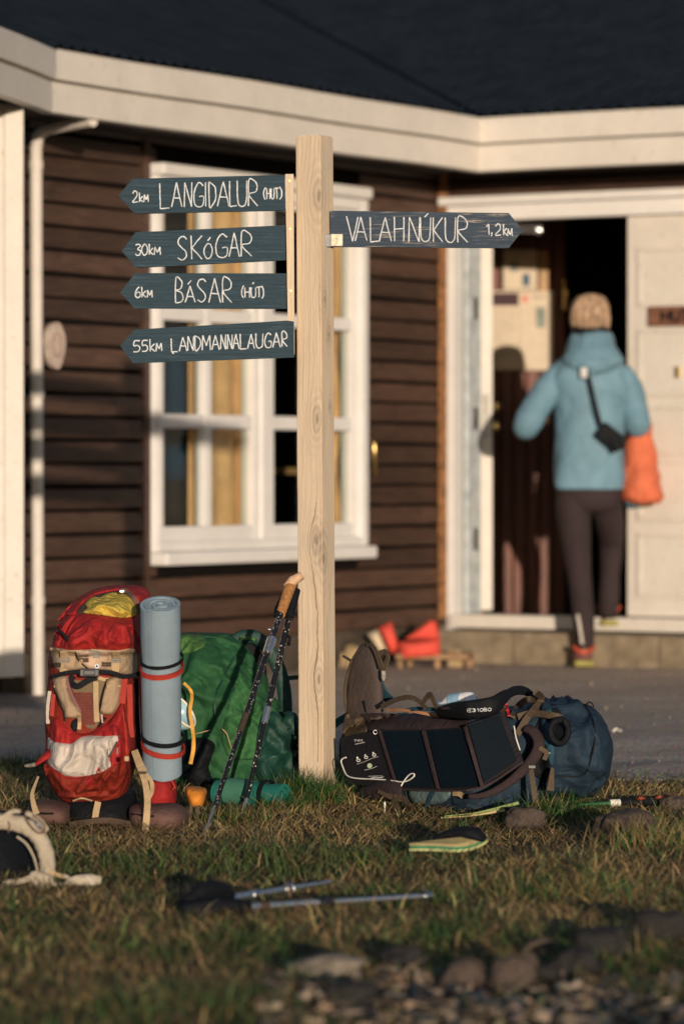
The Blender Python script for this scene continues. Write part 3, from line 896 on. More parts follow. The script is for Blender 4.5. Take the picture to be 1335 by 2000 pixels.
boards = [
 ([(231.5, 381.7), (259, 349), (556, 341.5), (557.5, 410.8), (263, 417.3)], 'LANGIDALUR board, dark navy arrow, topmost on the left side', 1, .25, FRONT + .006,
  [('2', 118, 150, 130, 198), ('k', 158, 182, 140, 196), ('M', 186, 212, 152, 196), ('L', 280, 337, 85, 235), ('A', 350, 410, 80, 225), ('N', 425, 470, 80, 225), ('G', 480, 540, 80, 225), ('I', 545, 556, 80, 222), ('D', 568, 612, 75, 222), ('A', 622, 690, 75, 220), ('L', 693, 735, 72, 222), ('U', 738, 795, 70, 222), ('R', 805, 858, 68, 220),
   ('(', 893, 906, 110, 182), ('H', 912, 932, 116, 178), ('U', 938, 957, 115, 177), ('T', 960, 984, 112, 178), (')', 988, 1003, 106, 180)], (220, 330)),
 ([(238, 490.5), (264.5, 453.6), (556.2, 439.8), (557.8, 508), (266, 522.8)], 'SKÓGAR board, dark navy arrow, second on the left side', 2, .3, FRONT + .006,
  [('3', 135, 168, 445, 512), ('0', 172, 208, 443, 512), ('k', 216, 242, 445, 508), ('M', 248, 283, 462, 508), ('S', 383, 443, 400, 540), ('K', 462, 530, 395, 535), ('O', 540, 592, 440, 530), ("'", 562, 580, 405, 425), ('G', 610, 680, 385, 525), ('A', 690, 752, 378, 520), ('R', 762, 825, 375, 518)], (220, 330)),
 ([(234.8, 571), (264.5, 533.2), (558.8, 533.8), (559.5, 603), (263, 602.4)], 'BÁSAR board, dark navy arrow, third on the left side', 3, .35, FRONT + .006,
  [('6', 133, 165, 122, 187), ('k', 172, 200, 122, 185), ('M', 206, 235, 142, 185), ('B', 373, 418, 72, 218), ('A', 430, 490, 118, 215), ("'", 445, 465, 85, 108), ('S', 500, 555, 75, 212), ('A', 570, 640, 72, 215), ('R', 652, 705, 72, 215), ('(', 763, 777, 115, 188), ('H', 782, 812, 125, 185), ('U', 820, 848, 125, 185), ("'", 828, 838, 95, 105), ('T', 852, 882, 122, 185), (')', 882, 896, 118, 190)], (220, 520)),
 ([(234.8, 675), (262.8, 643.6), (561, 626), (573.8, 628), (574.3, 698), (259.5, 709.5)], 'LANDMANNALAUGAR board, dark navy arrow, lowest on the left side', 4, .25, FRONT + .010,
  [('5', 122, 165, 442, 508), ('5', 172, 210, 440, 506), ('k', 220, 252, 432, 505), ('M', 258, 292, 455, 503), ('L', 347, 387, 428, 508), ('.', 353, 364, 512, 520), ('A', 395, 440, 420, 503), ('N', 445, 480, 415, 500), ('D', 485, 522, 412, 498), ('M', 530, 580, 410, 497), ('A', 588, 632, 410, 495), ('N', 640, 670, 405, 492), ('N', 680, 708, 405, 490), ('A', 712, 750, 402, 490), ('L', 755, 792, 400, 492), ('A', 800, 840, 402, 488), ('U', 848, 890, 398, 484), ('G', 900, 940, 395, 482), ('A', 948, 993, 393, 480), ('R', 1003, 1033, 390, 475)], (220, 520)),
]
for poly, lab, seed, wear, D, spec, org in boards:
    m_ = mat_board('navy_board_paint', (.011, .036, .056), wear, (.08, .13, .17), seed)
    vs, fs = prism(poly, D, .02)
    bo = obj('arrow_board', vs, fs, m_, post); bo['label'] = lab
    letters(spec, org[0], org[1], S3, D, 2.35, bo, seed)
m_ = mat_board('worn_grey_board_paint', (.026, .046, .075), .85, (.34, .29, .23), 9)
o5 = (620, 390); S5 = 3.1786
poly = [(o5[0] + x / S5, o5[1] + y / S5) for x, y in ((78, 68), (1185, 83), (1272, 190), (1185, 300), (78, 292))]
D5 = PD - .02
bo = obj('arrow_board', *prism(poly, D5, .02), m_, post); bo['label'] = 'VALAHNÚKUR board, worn grey arrow pointing right'
letters([('V', 180, 250, 105, 258), ('A', 232, 305, 108, 255), ('L', 325, 380, 108, 262), ('A', 382, 458, 110, 258), ('H', 475, 535, 108, 258), ('N', 565, 632, 108, 262), ('U', 637, 700, 110, 260), ("'", 663, 686, 85, 108), ('K', 712, 775, 110, 262), ('U', 790, 855, 110, 265), ('R', 868, 930, 112, 265),
         ('1', 1046, 1070, 150, 218), (',', 1075, 1084, 203, 226), ('2', 1100, 1138, 150, 222), ('k', 1150, 1174, 150, 222), ('m', 1178, 1207, 178, 226)], *o5, S5, D5, 2.2, bo, 11)
M_ZINC = plain('zinc_bracket', (.38, .33, .26), .5, .5, .3, var=.35, scale=60)
hb = MB(); pbox(645.5, 457, 669, 480.5, D5 - .004, .003, .0008, hb); hz = hb.build('hinge', M_ZINC, post)
hb = MB(); pbox(633, 458, 645, 482, D5 - .005, .003, .0008, hb); hb.build('hinge', plain('grey_steel_plate', (.12, .13, .14), .5, .5, .6), post)
for x, y in ((651, 463), (663, 464), (651, 474), (663, 475)):
    a = P(x, y, D5 - .004); MB().tube([a, a - Vector((0, .0014, 0))], .0022, 8).build('screw', M_SCREW, hz, True, 40)
# ------------------------------------------------------------------ bag materials
M_RED = fabric('red_nylon', (.33, .020, .020), .72, .2, weave=1400, wb=.00002, wrinkle=.005, ws=22)
M_RUSTRED = fabric('rust_red_nylon', (.21, .022, .012), .72, .2, weave=1400, wb=.00002, wrinkle=.005, ws=24)
M_ORANGERED = fabric('orange_red_webbing', (.34, .030, .018), .7)
M_BEIGE = fabric('beige_fabric', (.36, .255, .165), .8, weave=1100)
M_PALE = fabric('pale_canvas', (.50, .44, .385), .8, weave=1000, wrinkle=.008, ws=16)
M_WEB = fabric('tan_webbing', (.42, .30, .17), .75, weave=700)
M_BACKP = fabric('brown_back_mesh', (.17, .12, .07), .85)
M_BROWN = fabric('brown_foam', (.13, .07, .055), .85)
M_MESH = fabric('brown_red_mesh', (.16, .035, .028), .85, weave=400, wb=.0006)
M_DBROWN = fabric('dark_brown_cloth', (.07, .045, .03), .85)
M_BLACK = fabric('black_nylon', (.0045, .0055, .008), .75, .22)
M_BLKP = plain('black_plastic', (.012, .013, .016), .4, .5, bump=0)
M_GREYP = plain('grey_plastic_buckle', (.16, .14, .11), .45, .5, bump=0)
M_YEL = fabric('yellow_cloth', (.50, .36, .06), .8, weave=1000, wrinkle=.006, ws=30)
M_MAT = fabric('grey_blue_foam', (.225, .30, .36), .75, .35, var=.1, weave=1000, wb=.0003, wrinkle=.0006)
M_GREEN = fabric('green_nylon', (.022, .088, .034), .72, .2, weave=1400, wb=.00002, wrinkle=.004, ws=16)
M_LGREEN = fabric('light_green_nylon', (.065, .15, .04), .72, .2, wrinkle=.006, ws=18)
M_DGREEN = fabric('deep_green_webbing', (.006, .042, .030), .6, .4)
M_TEAL = fabric('teal_foam', (.012, .13, .105), .7, .3, var=.12, wrinkle=.0006)
M_LTEAL = fabric('pale_teal_foam', (.05, .17, .11), .75, .3, var=.12, wrinkle=.0006)
M_BLUE = fabric('slate_blue_nylon', (.017, .034, .055), .72, .2, weave=1300, wb=.00002, wrinkle=.0055, ws=20)
M_BLUE2 = fabric('bright_slate_blue', (.025, .07, .10), .72, .2)
M_PURPLE = fabric('plum_brown_cloth', (.034, .021, .023), .85)
M_GBROWN = fabric('grey_brown_webbing', (.085, .06, .038), .8)
M_PAD = fabric('grey_brown_pad', (.075, .055, .048), .85)
M_ORANGE = fabric('orange_cloth', (.62, .22, .03), .7)
M_WHITEC = plain('white_cable', (.75, .72, .66), .5)

def part_vf(name, vf, m, parent, smooth=True, angle=None): return obj(name, vf[0], vf[1], m, parent, smooth, angle)
def zx(ox, oy, s):                               # zoomed picture point to photo point
    return lambda pts: [(ox + x / s, oy + y / s) for x, y in pts]

# ------------------------------------------------------------------ red backpack
SETBACK = lambda px: -.27
rp = thing('backpack', G(190, 1618), 'red and beige backpack standing upright left of the signpost', 'backpack', 'backpacks around the signpost')
S = Surf()
lid = S.add(blob([(1143, 222, 262, 9.78, 9.84), (1150, 188, 282, 9.70, 9.90), (1166, 158, 290, 9.63, 9.93), (1195, 128, 281, 9.57, 9.93), (1230, 113, 278, 9.53, 9.92), (1258, 105, 277, 9.51, 9.9), (1272, 106, 274, 9.53, 9.88), (1276, 125, 255, 9.6, 9.8)], 48, 64, ex=2.5, amp=.008, f=14, seed=2, fold=.008))
part_vf('lid', lid, M_RED, rp)
body = S.add(blob([(1258, 112, 262, 9.58, 9.86), (1275, 100, 268, 9.56, 9.88), (1318, 98, 268, 9.555, 9.88), (1390, 93, 268, 9.55, 9.86), (1450, 91, 270, 9.545, 9.86), (1500, 92, 264, 9.55, 9.85), (1545, 108, 250, 9.56, 9.82), (1566, 128, 232, 9.58, 9.8)], 56, 64, ex=3.2, amp=.006, f=10, seed=3, fold=.004))
part_vf('pack_body', body, M_RUSTRED, rp)
base = S.add(blob([(1545, 128, 262, 9.6, 9.84), (1560, 130, 266, 9.56, 9.86), (1590, 134, 268, 9.54, 9.86), (1607, 138, 262, 9.56, 9.82)], 16, 40, ex=3.5, amp=.004, seed=4))
part_vf('bottom_panel', base, M_BLACK, rp)  # black pack bottom, with the shade beneath it put into the colour
z3 = zx(70, 1130, 5.804); z4 = zx(50, 1320, 5.34); z0 = zx(0, 1120, 3.3375)
# lid: gathered pocket over a dark mouth with its yellow filling
mouth = z3([(470, 400), (500, 320), (640, 200), (800, 160), (960, 140), (1090, 200), (1170, 290), (1160, 410), (1000, 450), (700, 420)])
part_vf('pocket_mouth', S.add(drape(mouth, S, 9.6, .002)), M_DBROWN, rp)
front = z3([(196, 795), (215, 640), (250, 520), (340, 440), (480, 395), (640, 405), (820, 430), (1000, 448), (1165, 405), (1188, 560), (1195, 720), (1150, 815), (1000, 822), (800, 812), (600, 800), (400, 822), (280, 812)])
part_vf('front_pocket', S.add(drape(front, S, 9.6, .012, .034, 26, 2.4, fold=.05, f=15, seed=21)), M_RED, rp)
rim = z3([(250, 470), (400, 290), (600, 170), (800, 100), (1000, 90), (1120, 110), (1250, 200), (1170, 300), (1090, 190), (950, 130), (800, 150), (640, 195), (500, 310), (440, 400), (330, 430)])
part_vf('rolled_rim', S.add(drape(rim, S, 9.7, .006, .014, 9, 3, fold=.012, f=26, seed=22)), M_RED, rp)
strap([(236, 1153), (248, 1155), (262, 1168), (272, 1186)], 9, S, 9.6, .02).build('mesh_trim', M_BROWN, rp)
pbox(233, 1152, 243, 1158, 9.58, .006).build('zip_pull', M_STEEL, rp)
mb = MB(); mb.tube([P(x, y, 9.50) for x, y in ((112, 1226), (122, 1236), (133, 1250), (146, 1258))], [.002, .004, .005, .003], 6); mb.build('drawcord', M_BLACK, rp, True)
# beige band with two webbing straps and a crescent flap
band = z3([(165, 780), (400, 812), (650, 800), (900, 815), (1130, 805), (1140, 1080), (1000, 1090), (840, 1062), (600, 1045), (300, 1060), (215, 1000), (190, 930)])
part_vf('strap_band', S.add(drape(band, S, 9.56, .014, .016, 12, 3.5, fold=.012, f=18, seed=23)), M_BEIGE, rp)
flap = z3([(450, 830), (620, 810), (790, 820), (830, 900), (815, 1000), (740, 1045), (620, 1035), (520, 950)])
part_vf('crescent_flap', S.add(drape(flap, S, 9.55, .006, .008, 8, 3.5, fold=.006, seed=24)), plain('pinkish_beige', (.48, .34, .24), .8), rp)
strap(z3([(450, 830), (480, 920), (560, 1000), (620, 1040)]), 2, S, 9.55, .004, .003).build('piping', M_BLACK, rp)
for x0, x1 in ((280, 365), (870, 950)):
    xa, xb = 70 + x0 / 5.804, 70 + x1 / 5.804; xm = (xa + xb) / 2
    strap([(xm, 1272), (xm, 1290), (xm - 1, 1312)], xb - xa, S, 9.54, .008, .003).build('webbing_strap', M_WEB, rp)
    d = S.hit(xm, 1291, 9.54)[0].y - .02
    bk = MB(); pbox(xa - 2.5, 1286, xb + 2, 1290, d, .008, .001, bk); pbox(xa - 2.5, 1291, xb + 2, 1294.5, d, .008, .001, bk); pbox(xa - 3, 1285, xa - .5, 1295, d - .001, .009, .001, bk); pbox(xb + .5, 1285, xb + 3, 1295, d - .001, .009, .001, bk)
    bk.build('buckle', M_GREYP, rp)
d = S.hit(183, 1275, 9.54)[0].y - .014
bk = MB(); pbox(174, 1271, 194, 1274, d, .006, .001, bk); pbox(174, 1276, 194, 1279, d, .006, .001, bk); pbox(182, 1279, 194, 1285, d + .001, .006, .001, bk); bk.build('buckle', M_GREYP, rp)
a = S.hit(190, 1301, 9.54)[0] - Vector((0, .008, 0))
MB().tube([a, a - Vector((0, .002, 0))], .006, 14).build('badge', plain('pale_badge', (.6, .62, .66), .4), rp)
mb = MB(); mb.add([a + Vector((x, -.0026, z)) for x, z in ((-.0035, -.002), (.0035, -.002), (0, .0045))], [(0, 1, 2)]); mb.build('badge_mark', M_BLACK, rp)
# black sternum strap with a side release buckle
st = strap([(102, 1322, 9.50), (130, 1314, 9.49), (170, 1311, 9.485), (215, 1313, 9.485), (245, 1321, 9.5), (285, 1312, 9.53)], 8, None, 9.5, 0, .004, 8)
st.build('sternum_strap', M_BLACK, rp)
mb = MB(); pbox(155, 1306, 194, 1322, 9.475, .014, .003, mb); pbox(163, 1309, 186, 1319, 9.472, .006, .002, mb); mb.build('buckle', M_BLKP, rp)
# back system
back_ = z4([(470, 60), (600, 40), (760, 20), (840, 90), (800, 330), (760, 500), (700, 560), (620, 520), (560, 380), (500, 180)])
part_vf('back_panel', S.add(drape(back_, S, 9.56, .003, step=4)), M_BACKP, rp)
for i in range(11):
    y = 1320 + (185 + i * 31) / 5.34; sh = i * 1.5
    strap([(145 + sh, y), (165 + sh * .7, y + .6), (180 + sh * .4, y)], 4.6, S, 9.55, .007, .006, 3).build('back_rib', M_MESH, rp)
strap(z4([(735, 60), (735, 250), (745, 480)]), 10, S, 9.55, .012, .004).build('stay_sleeve', M_WEB, rp)
strap(z4([(715, 60), (718, 250), (722, 400)]), 3, S, 9.55, .010, .004).build('stay_edge', M_BLACK, rp)
strap(z4([(500, 0), (470, 60), (540, 110), (640, 55), (740, 10)]), 12, S, 9.55, .004, .004).build('back_collar', M_BLACK, rp)
ls = z4([(290, 30), (420, 5), (440, 130), (500, 260), (580, 390), (575, 440), (420, 440), (400, 370), (340, 240), (300, 130)])
part_vf('shoulder_strap', S.add(drape(ls, S, 9.54, .014, .016, 7, 3.5, fold=.008, f=20, seed=31)), M_PALE if 0 else M_BEIGE, rp)
strap(z4([(430, 5), (455, 120), (510, 250), (575, 380)]), 5, S, 9.54, .010, .008).build('strap_padding', plain('mauve_foam_edge', (.2, .09, .09), .85), rp)
strap(z4([(295, 110), (345, 250), (395, 370), (408, 470)]), 3, S, 9.54, .006, .006).build('piping', M_BLACK, rp)
rs = z4([(860, 30), (1000, 0), (1010, 120), (985, 290), (910, 400), (800, 400), (775, 350), (800, 200), (825, 120)])
part_vf('shoulder_strap', S.add(drape(rs, S, 9.54, .014, .016, 7, 3.5, fold=.008, f=20, seed=32)), M_BEIGE, rp)
strap(z4([(850, 40), (815, 160), (785, 300), (775, 370)]), 3, S, 9.54, .008, .006).build('piping', M_BLACK, rp)
for pts in ([(760, 20), (850, 40), (1000, 20)], [(300, 110), (430, 115)], [(845, 110), (990, 105)]):
    strap(z4(pts), 7 if pts[0][0] == 760 else 4, S, 9.53, .006, .003).build('strap_band', M_WEB, rp)
strap(z4([(560, 400), (565, 480), (560, 560)]), 7, S, 9.54, .01).build('webbing_strap', M_WEB, rp)
strap(z4([(795, 400), (800, 460), (805, 490)]), 3, S, 9.54, .01).build('webbing_strap', M_PALE, rp)
dk1 = z4([(470, 530), (480, 480), (540, 440), (545, 560), (520, 600)]); part_vf('strap_hole', drape(dk1, S, 9.54, .006), M_BLACK, rp)
dk2 = z4([(800, 420), (850, 440), (790, 520), (740, 555)]); part_vf('strap_hole', drape(dk2, S, 9.54, .006), M_BLACK, rp)
# side compression rails
strap(z4([(1040, -10), (1025, 120), (1010, 290)]), 11, S, 9.53, .03).build('side_strap', M_ORANGERED, rp)
strap(z4([(1085, 90), (1090, 250), (1095, 480), (1110, 640)]), 10, S, 9.55, .012).build('side_strap', M_ORANGERED, rp)
strap([(293 - 18, 1300, 9.62), (276, 1370, 9.62), (280, 1430, 9.61), (283, 1490, 9.6)], 7, None, 9.6).build('side_strap', M_ORANGERED, rp)
strap([(266, 1325, 9.66), (268, 1400, 9.66), (274, 1480, 9.65)], 9, None, 9.6).build('side_mesh', M_BLACK, rp)
strap(z4([(295, 190), (285, 300), (275, 420)]), 8, S, 9.55, .012).build('side_strap', M_ORANGERED, rp)
strap(z4([(255, 160), (235, 330), (235, 500)]), 7, S, 9.56, .012).build('side_panel', M_PALE, rp)
# front red pocket with the pale panel
pk = z4([(330, 430), (400, 500), (480, 570), (580, 600), (680, 590), (800, 520), (920, 420), (1010, 280), (1045, 380), (1070, 560), (1110, 680), (1140, 800), (1100, 900), (1075, 1020), (1020, 1130), (920, 1230), (800, 1280), (640, 1290), (480, 1290), (350, 1240), (250, 1100), (190, 960), (230, 850), (240, 700), (255, 560), (290, 450)])
part_vf('lower_pocket', S.add(drape(pk, S, 9.54, .012, .045, 34, 2.8, fold=.042, f=13, seed=41)), M_RED, rp)
skirt = z4([(190, 940), (260, 970), (400, 1050), (560, 1060), (720, 1020), (880, 960), (1000, 900), (1090, 900), (1070, 1030), (1020, 1130), (920, 1230), (800, 1285), (640, 1295), (480, 1295), (360, 1260), (250, 1110)])
part_vf('pocket_skirt', S.add(drape(skirt, S, 9.5, .004, .006, 10, 2.6, fold=.03, f=17, seed=42)), M_RUSTRED, rp)
pale = z4([(235, 640), (300, 690), (480, 705), (580, 640), (680, 622), (830, 630), (985, 625), (940, 720), (880, 850), (890, 940), (820, 990), (700, 1030), (560, 1052), (430, 1048), (340, 1000), (240, 920), (228, 780)])
part_vf('pale_panel', S.add(drape(pale, S, 9.5, .004, .008, 10, 2.6, fold=.028, f=13, seed=43)), M_PALE, rp)
edge_ = z4([(1000, 300), (1060, 450), (1080, 620), (1090, 840), (1045, 850), (1040, 640), (1020, 450)])
part_vf('zip_edge', S.add(drape(edge_, S, 9.5, .006, .008, 5, 3)), M_ORANGERED, rp)
strap(z4([(350, 1225), (500, 1240), (680, 1230), (860, 1225)]), 9, S, 9.5, .006, .006).build('pocket_hem', M_RUSTRED, rp)
strap(z4([(985, 625), (930, 740), (870, 850)]), 4, S, 9.5, .008).build('zip', M_DBROWN, rp)
pbox(228, 1460, 231, 1474, S.hit(229, 1465, 9.5)[0].y - .012, .004, .001).build('zip_pull', M_GREYP, rp)
pbox(243, 1477, 252, 1487, S.hit(247, 1482, 9.5)[0].y - .014, .01, .002).build('strap_end', M_WEB, rp)
# side wing on the left, hip belt, webbing tails
wing = MB(); wing.tube([P(x, y, d) for x, y, d in ((100, 1470, 9.56), (84, 1482, 9.55), (70, 1494, 9.54))], [.022, .014, .006], 10, flat=.5); wing.build('side_wing', M_RED, rp, True)
wing = MB(); wing.tube([P(70, 1493, 9.54), P(60, 1495, 9.54)], [.006, .005], 8); wing.tube([P(60, 1495, 9.54), P(48, 1496, 9.535)], [.006, .003], 6); wing.build('strap_clip', M_GREYP, rp, True)
hl = blob([(58, 1568, 1596, 9.52, 9.62), (72, 1564, 1604, 9.48, 9.66), (100, 1564, 1610, 9.46, 9.66), (128, 1570, 1610, 9.47, 9.68), (138, 1574, 1606, 9.5, 9.68)], 24, 28, False, 2.6, .004, 16, 5)
part_vf('hip_belt', S.add(hl), M_BROWN, rp)
strap([(70, 1588), (100, 1589), (136, 1585)], 4, S, 9.45, .004, .004).build('belt_seam', M_BLACK, rp)
hr = blob([(254, 1576, 1604, 9.5, 9.6), (268, 1572, 1614, 9.44, 9.66), (310, 1570, 1620, 9.40, 9.64), (345, 1572, 1622, 9.40, 9.62), (362, 1582, 1618, 9.44, 9.6), (369, 1592, 1612, 9.5, 9.58)], 24, 28, False, 2.6, .004, 16, 6)
part_vf('hip_belt', S.add(hr), M_BROWN, rp)
strap([(258, 1590), (285, 1594), (300, 1594)], 4, S, 9.45, .003, .004).build('belt_seam', M_BLACK, rp)
strap([(263, 1466, 9.49), (272, 1490, 9.46), (280, 1508, 9.44)], (13, 16), None).build('webbing_strap', M_WEB, rp)
bk = MB(); pbox(270, 1507, 285, 1512, 9.43, .008, .001, bk); bk.build('buckle', M_DBROWN, rp)
strap([(276, 1506, 9.44), (284, 1530, 9.42), (288, 1560, 9.40), (287, 1590, 9.375), (284, 1623, 9.37)], (11, 13), None).build('webbing_tail', M_WEB, rp)
strap([(285, 1512, 9.43), (296, 1528, 9.42), (297, 1546, 9.42), (289, 1560, 9.41)], 8, None, tw=.6).build('webbing_tail', M_WEB, rp)
strap([(75, 1517, 9.5), (64, 1548, 9.45), (66, 1570, 9.43), (72, 1590, 9.42)], (4, 12), None).build('webbing_tail', M_WEB, rp)
strap([(192, 1566, 9.53), (188, 1585, 9.52), (186, 1599, 9.52)], 12, None).build('webbing_tail', M_WEB, rp)
arch = MB(); strap([(143, 1564, 9.52), (160, 1559, 9.5), (180, 1564, 9.52)], 3, None, mb=arch); arch.build('cord_loop', M_WEB, rp)
strap([(138, 1610, 9.5), (180, 1604, 9.48), (215, 1602, 9.48), (262, 1611, 9.5)], 11, None, th=.02).build('base_rim', M_DBROWN, rp)
# red pouch low on the right
pv_ = blob([(1512, 292, 330, 9.6, 9.7), (1522, 288, 342, 9.56, 9.74), (1550, 288, 345, 9.55, 9.76), (1566, 286, 344, 9.56, 9.74)], 20, 30, ex=2.6, amp=.006, f=18, seed=9, fold=.006)
part_vf('side_pocket', pv_, M_RED, rp)
mb = MB(); mb.tube([P(x, y, 9.55) for x, y in ((326, 1522), (336, 1526), (342, 1538), (336, 1542))], .003, 6); mb.build('cord_loop', M_ORANGERED, rp, True)

# yellow cloth stuffed in the lid
yc = drape(z3([(540, 385), (590, 330), (560, 290), (640, 205), (730, 215), (800, 170), (940, 155), (1060, 205), (1130, 300), (1140, 410), (1000, 445), (820, 425), (680, 405)]), S, 9.6, .012, .03, 22, 2.2, fold=.042, f=19, seed=51)
yo = obj('yellow_jacket', yc[0], yc[1], M_YEL, None, True)
tag(yo, 'crumpled yellow cloth poking out of the red backpack lid', 'cloth')

# ------------------------------------------------------------------ rolled mat strapped beside it
def roll(axis0, axis1, r1, turns, th, mname, label, cat, seamdir, mat_, bands, name='rolled_mat', nseg=130):
    ax = (axis1 - axis0); L = ax.length; d = ax.normalized()
    e = (seamdir - d * seamdir.dot(d)).normalized(); g = d.cross(e)
    r0 = r1 - turns * th * 1.12
    th2 = th / 2; vs = []; fs = []
    nz_ = 10
    for i in range(nseg + 1):
        t = i / nseg; ang = -t * turns * 2 * math.pi; r = r1 - (r1 - r0) * t
        r *= 1 + .02 * math.sin(ang * 1.0 + 1)
        for rr in (r, r - th):
            for j in range(nz_ + 1):
                l = L * j / nz_
                rr2 = rr - (.003 * math.exp(-((l / L - bands[0]) / .035) ** 2) + .003 * math.exp(-((l / L - bands[1]) / .035) ** 2)) * (t < .3)
                tw = .004 * math.sin(t * 9)
                vs.append(axis0 + d * (l + tw) + e * (math.cos(ang) * rr2) + g * (math.sin(ang) * rr2))
    m = nz_ + 1
    for i in range(nseg):
        a = i * 2 * m; b = (i + 1) * 2 * m
        for j in range(nz_):
            fs.append((a + j, a + j + 1, b + j + 1, b + j)); fs.append((a + m + j + 1, a + m + j, b + m + j, b + m + j + 1))
        fs.append((a, b, b + m, a + m)); fs.append((a + nz_, a + m + nz_, b + m + nz_, b + nz_))
    fs += [(j, m + j, m + j + 1, j + 1) for j in range(nz_)]
    k = nseg * 2 * m; fs += [(k + j + 1, k + m + j + 1, k + m + j, k + j) for j in range(nz_)]
    o = thing(name, axis0, label, cat)
    obj('foam_roll', vs, fs, mat_, o, True, 45)
    return o, d, e, g, L
def hoop(c, d, e, g, r, w, m, parent, name, tilt=0.0, th=.003):
    pts = []; side = []
    for i in range(41):
        a = 2 * math.pi * i / 40
        rad = e * math.cos(a) + g * math.sin(a)
        pts.append(c + rad * r + d * (tilt * math.cos(a)))
        side.append(d)
    mb = MB(); mb.ribbon(pts, side, w / 2, th); return mb.build(name, m, parent, True, 40)
b0, b1 = P(319, 1512, 9.53), P(315, 1182, 9.36)
mo, d_, e_, g_, L_ = roll(b0, b1, .0515, 4.2, .0085, 'mat', 'grey blue foam sleeping mat, rolled upright beside the red backpack', 'sleeping mat', Vector((-.55, -1, 0)), M_MAT, (.68, .20))
for f_, m_, nm, w, rr, tl in ((.685, M_BLACK, 'elastic_band', .008, .0505, .004), (.63, M_ORANGERED, 'red_strap', .013, .0515, .004), (.225, M_BLACK, 'elastic_band', .011, .0505, -.004), (.165, M_ORANGERED, 'red_strap', .013, .0515, -.008)):
    hoop(b0 + d_ * (L_ * f_), d_, Vector((1, 0, 0)) - d_ * d_.x, d_.cross(Vector((1, 0, 0))).normalized(), rr, w, m_, mo, nm, tl)
bk = MB(); pbox(278, 1297, 292, 1309, 9.40, .01, .002, bk); bk.build('buckle', M_GREYP, mo)

SETBACK = None
# ------------------------------------------------------------------ green backpack
gp = thing('backpack', G(470, 1530), 'green backpack leaning behind the trekking poles, left of the post', 'backpack', 'backpacks around the signpost')
S2 = Surf()
gb = S2.add(blob([(1236, 360, 432, 10.42, 10.5), (1244, 345, 466, 10.34, 10.56), (1270, 338, 480, 10.27, 10.6), (1310, 334, 498, 10.22, 10.64), (1350, 334, 520, 10.19, 10.64), (1395, 334, 548, 10.17, 10.64), (1440, 336, 572, 10.16, 10.62), (1490, 340, 584, 10.15, 10.6), (1530, 350, 586, 10.16, 10.58), (1556, 390, 570, 10.2, 10.54)], 90, 110, ex=2.5, amp=.016, f=8, seed=12, fold=.046))
part_vf('pack_body', gb, M_GREEN, gp)
zg = zx(340, 1220, 5.135)
part_vf('lid_panel', S2.add(drape(zg([(60, 110), (140, 90), (240, 90), (320, 150), (300, 220), (200, 270), (80, 300), (40, 230)]), S2, 10.3, .004, .012, 12, 4, fold=.012, seed=61)), M_LGREEN, gp)
pan = zg([(640, 470), (720, 520), (830, 640), (880, 760), (880, 1050), (850, 1335), (560, 1335), (480, 1150), (520, 900), (600, 620)])
part_vf('front_panel', S2.add(drape(pan, S2, 10.2, .006, .014, 16, 3.2, fold=.036, f=13, seed=62)), fabric('mid_green_nylon', (.036, .125, .043), .72, .2, weave=1400, wb=.00002, wrinkle=.005, ws=15), gp)
pocket_shade = [(512, 1395), (545, 1390), (582, 1400), (586, 1530), (560, 1545), (505, 1540), (500, 1460)]  # side pocket, darkened in colour where the post's shadow falls
part_vf('side_pocket', S2.add(drape(pocket_shade, S2, 10.2, .008, .02, 14, 4, fold=.006, seed=63)), M_DGREEN, gp)
strap(zg([(600, 330), (420, 720), (420, 1000)]), 3, S2, 10.2, .004, .006).build('seam', M_DGREEN, gp)
# harness arcs on top
mb = MB(); mb.tube([P(x, y, 10.42) for x, y in catmull([(458, 1252), (472, 1245), (492, 1243), (510, 1252), (526, 1270), (540, 1296), (550, 1325), (556, 1360), (557, 1400)], 4)], .019, 12, flat=.45, up=Vector((0, 1, 0))); mb.build('shoulder_strap', M_DGREEN, gp, True)
mb = MB(); mb.tube([P(x, y, 10.45) for x, y in catmull([(466, 1262), (484, 1264), (498, 1285), (505, 1312), (503, 1340), (490, 1352)], 4)], .022, 12, flat=.4, up=Vector((0, 1, 0))); mb.build('shoulder_strap', M_BLACK, gp, True)
strap([(470, 1247, 10.38), (488, 1246, 10.37), (498, 1249, 10.37)], 6, None).build('webbing_strap', M_LGREEN, gp)
strap([(556, 1325, 10.42), (568, 1324, 10.42), (590, 1322, 10.42)], 9, None).build('webbing_strap', M_DGREEN, gp)
strap([(586, 1412, 10.3), (640, 1420, 10.34), (662, 1408, 10.38), (682, 1396, 10.4)], 14, None, th=.012).build('hip_strap', M_DGREEN, gp)
# things in the side: dark bottle pocket, yellow strap, cord
bp = [(352, 1452), (395, 1440), (420, 1455), (408, 1500), (420, 1545), (368, 1550), (355, 1500)]
part_vf('bottle_pocket', S2.add(drape(bp, S2, 10.1, .02, .03, 14, 4, fold=.006, seed=64)), M_BLACK, gp)
strap([(359, 1334, 10.05), (372, 1348, 10.03), (375, 1362, 10.04), (371, 1392, 10.05), (377, 1428, 10.03), (378, 1460, 10.02), (372, 1492, 10.02)], (6, 8), None, tw=.7).build('yellow_strap', fabric('amber_webbing', (.62, .33, .06), .7), gp)
mb = MB(); mb.tube([P(x, y, 10.12) for x, y in catmull([(434, 1424), (442, 1432), (447, 1446), (452, 1462)], 4)], .0016, 6); mb.tube([P(x, y, 10.1) for x, y in ((378, 1434), (395, 1430), (410, 1426))], .0012, 6); mb.build('cord', M_WEB, gp, True)
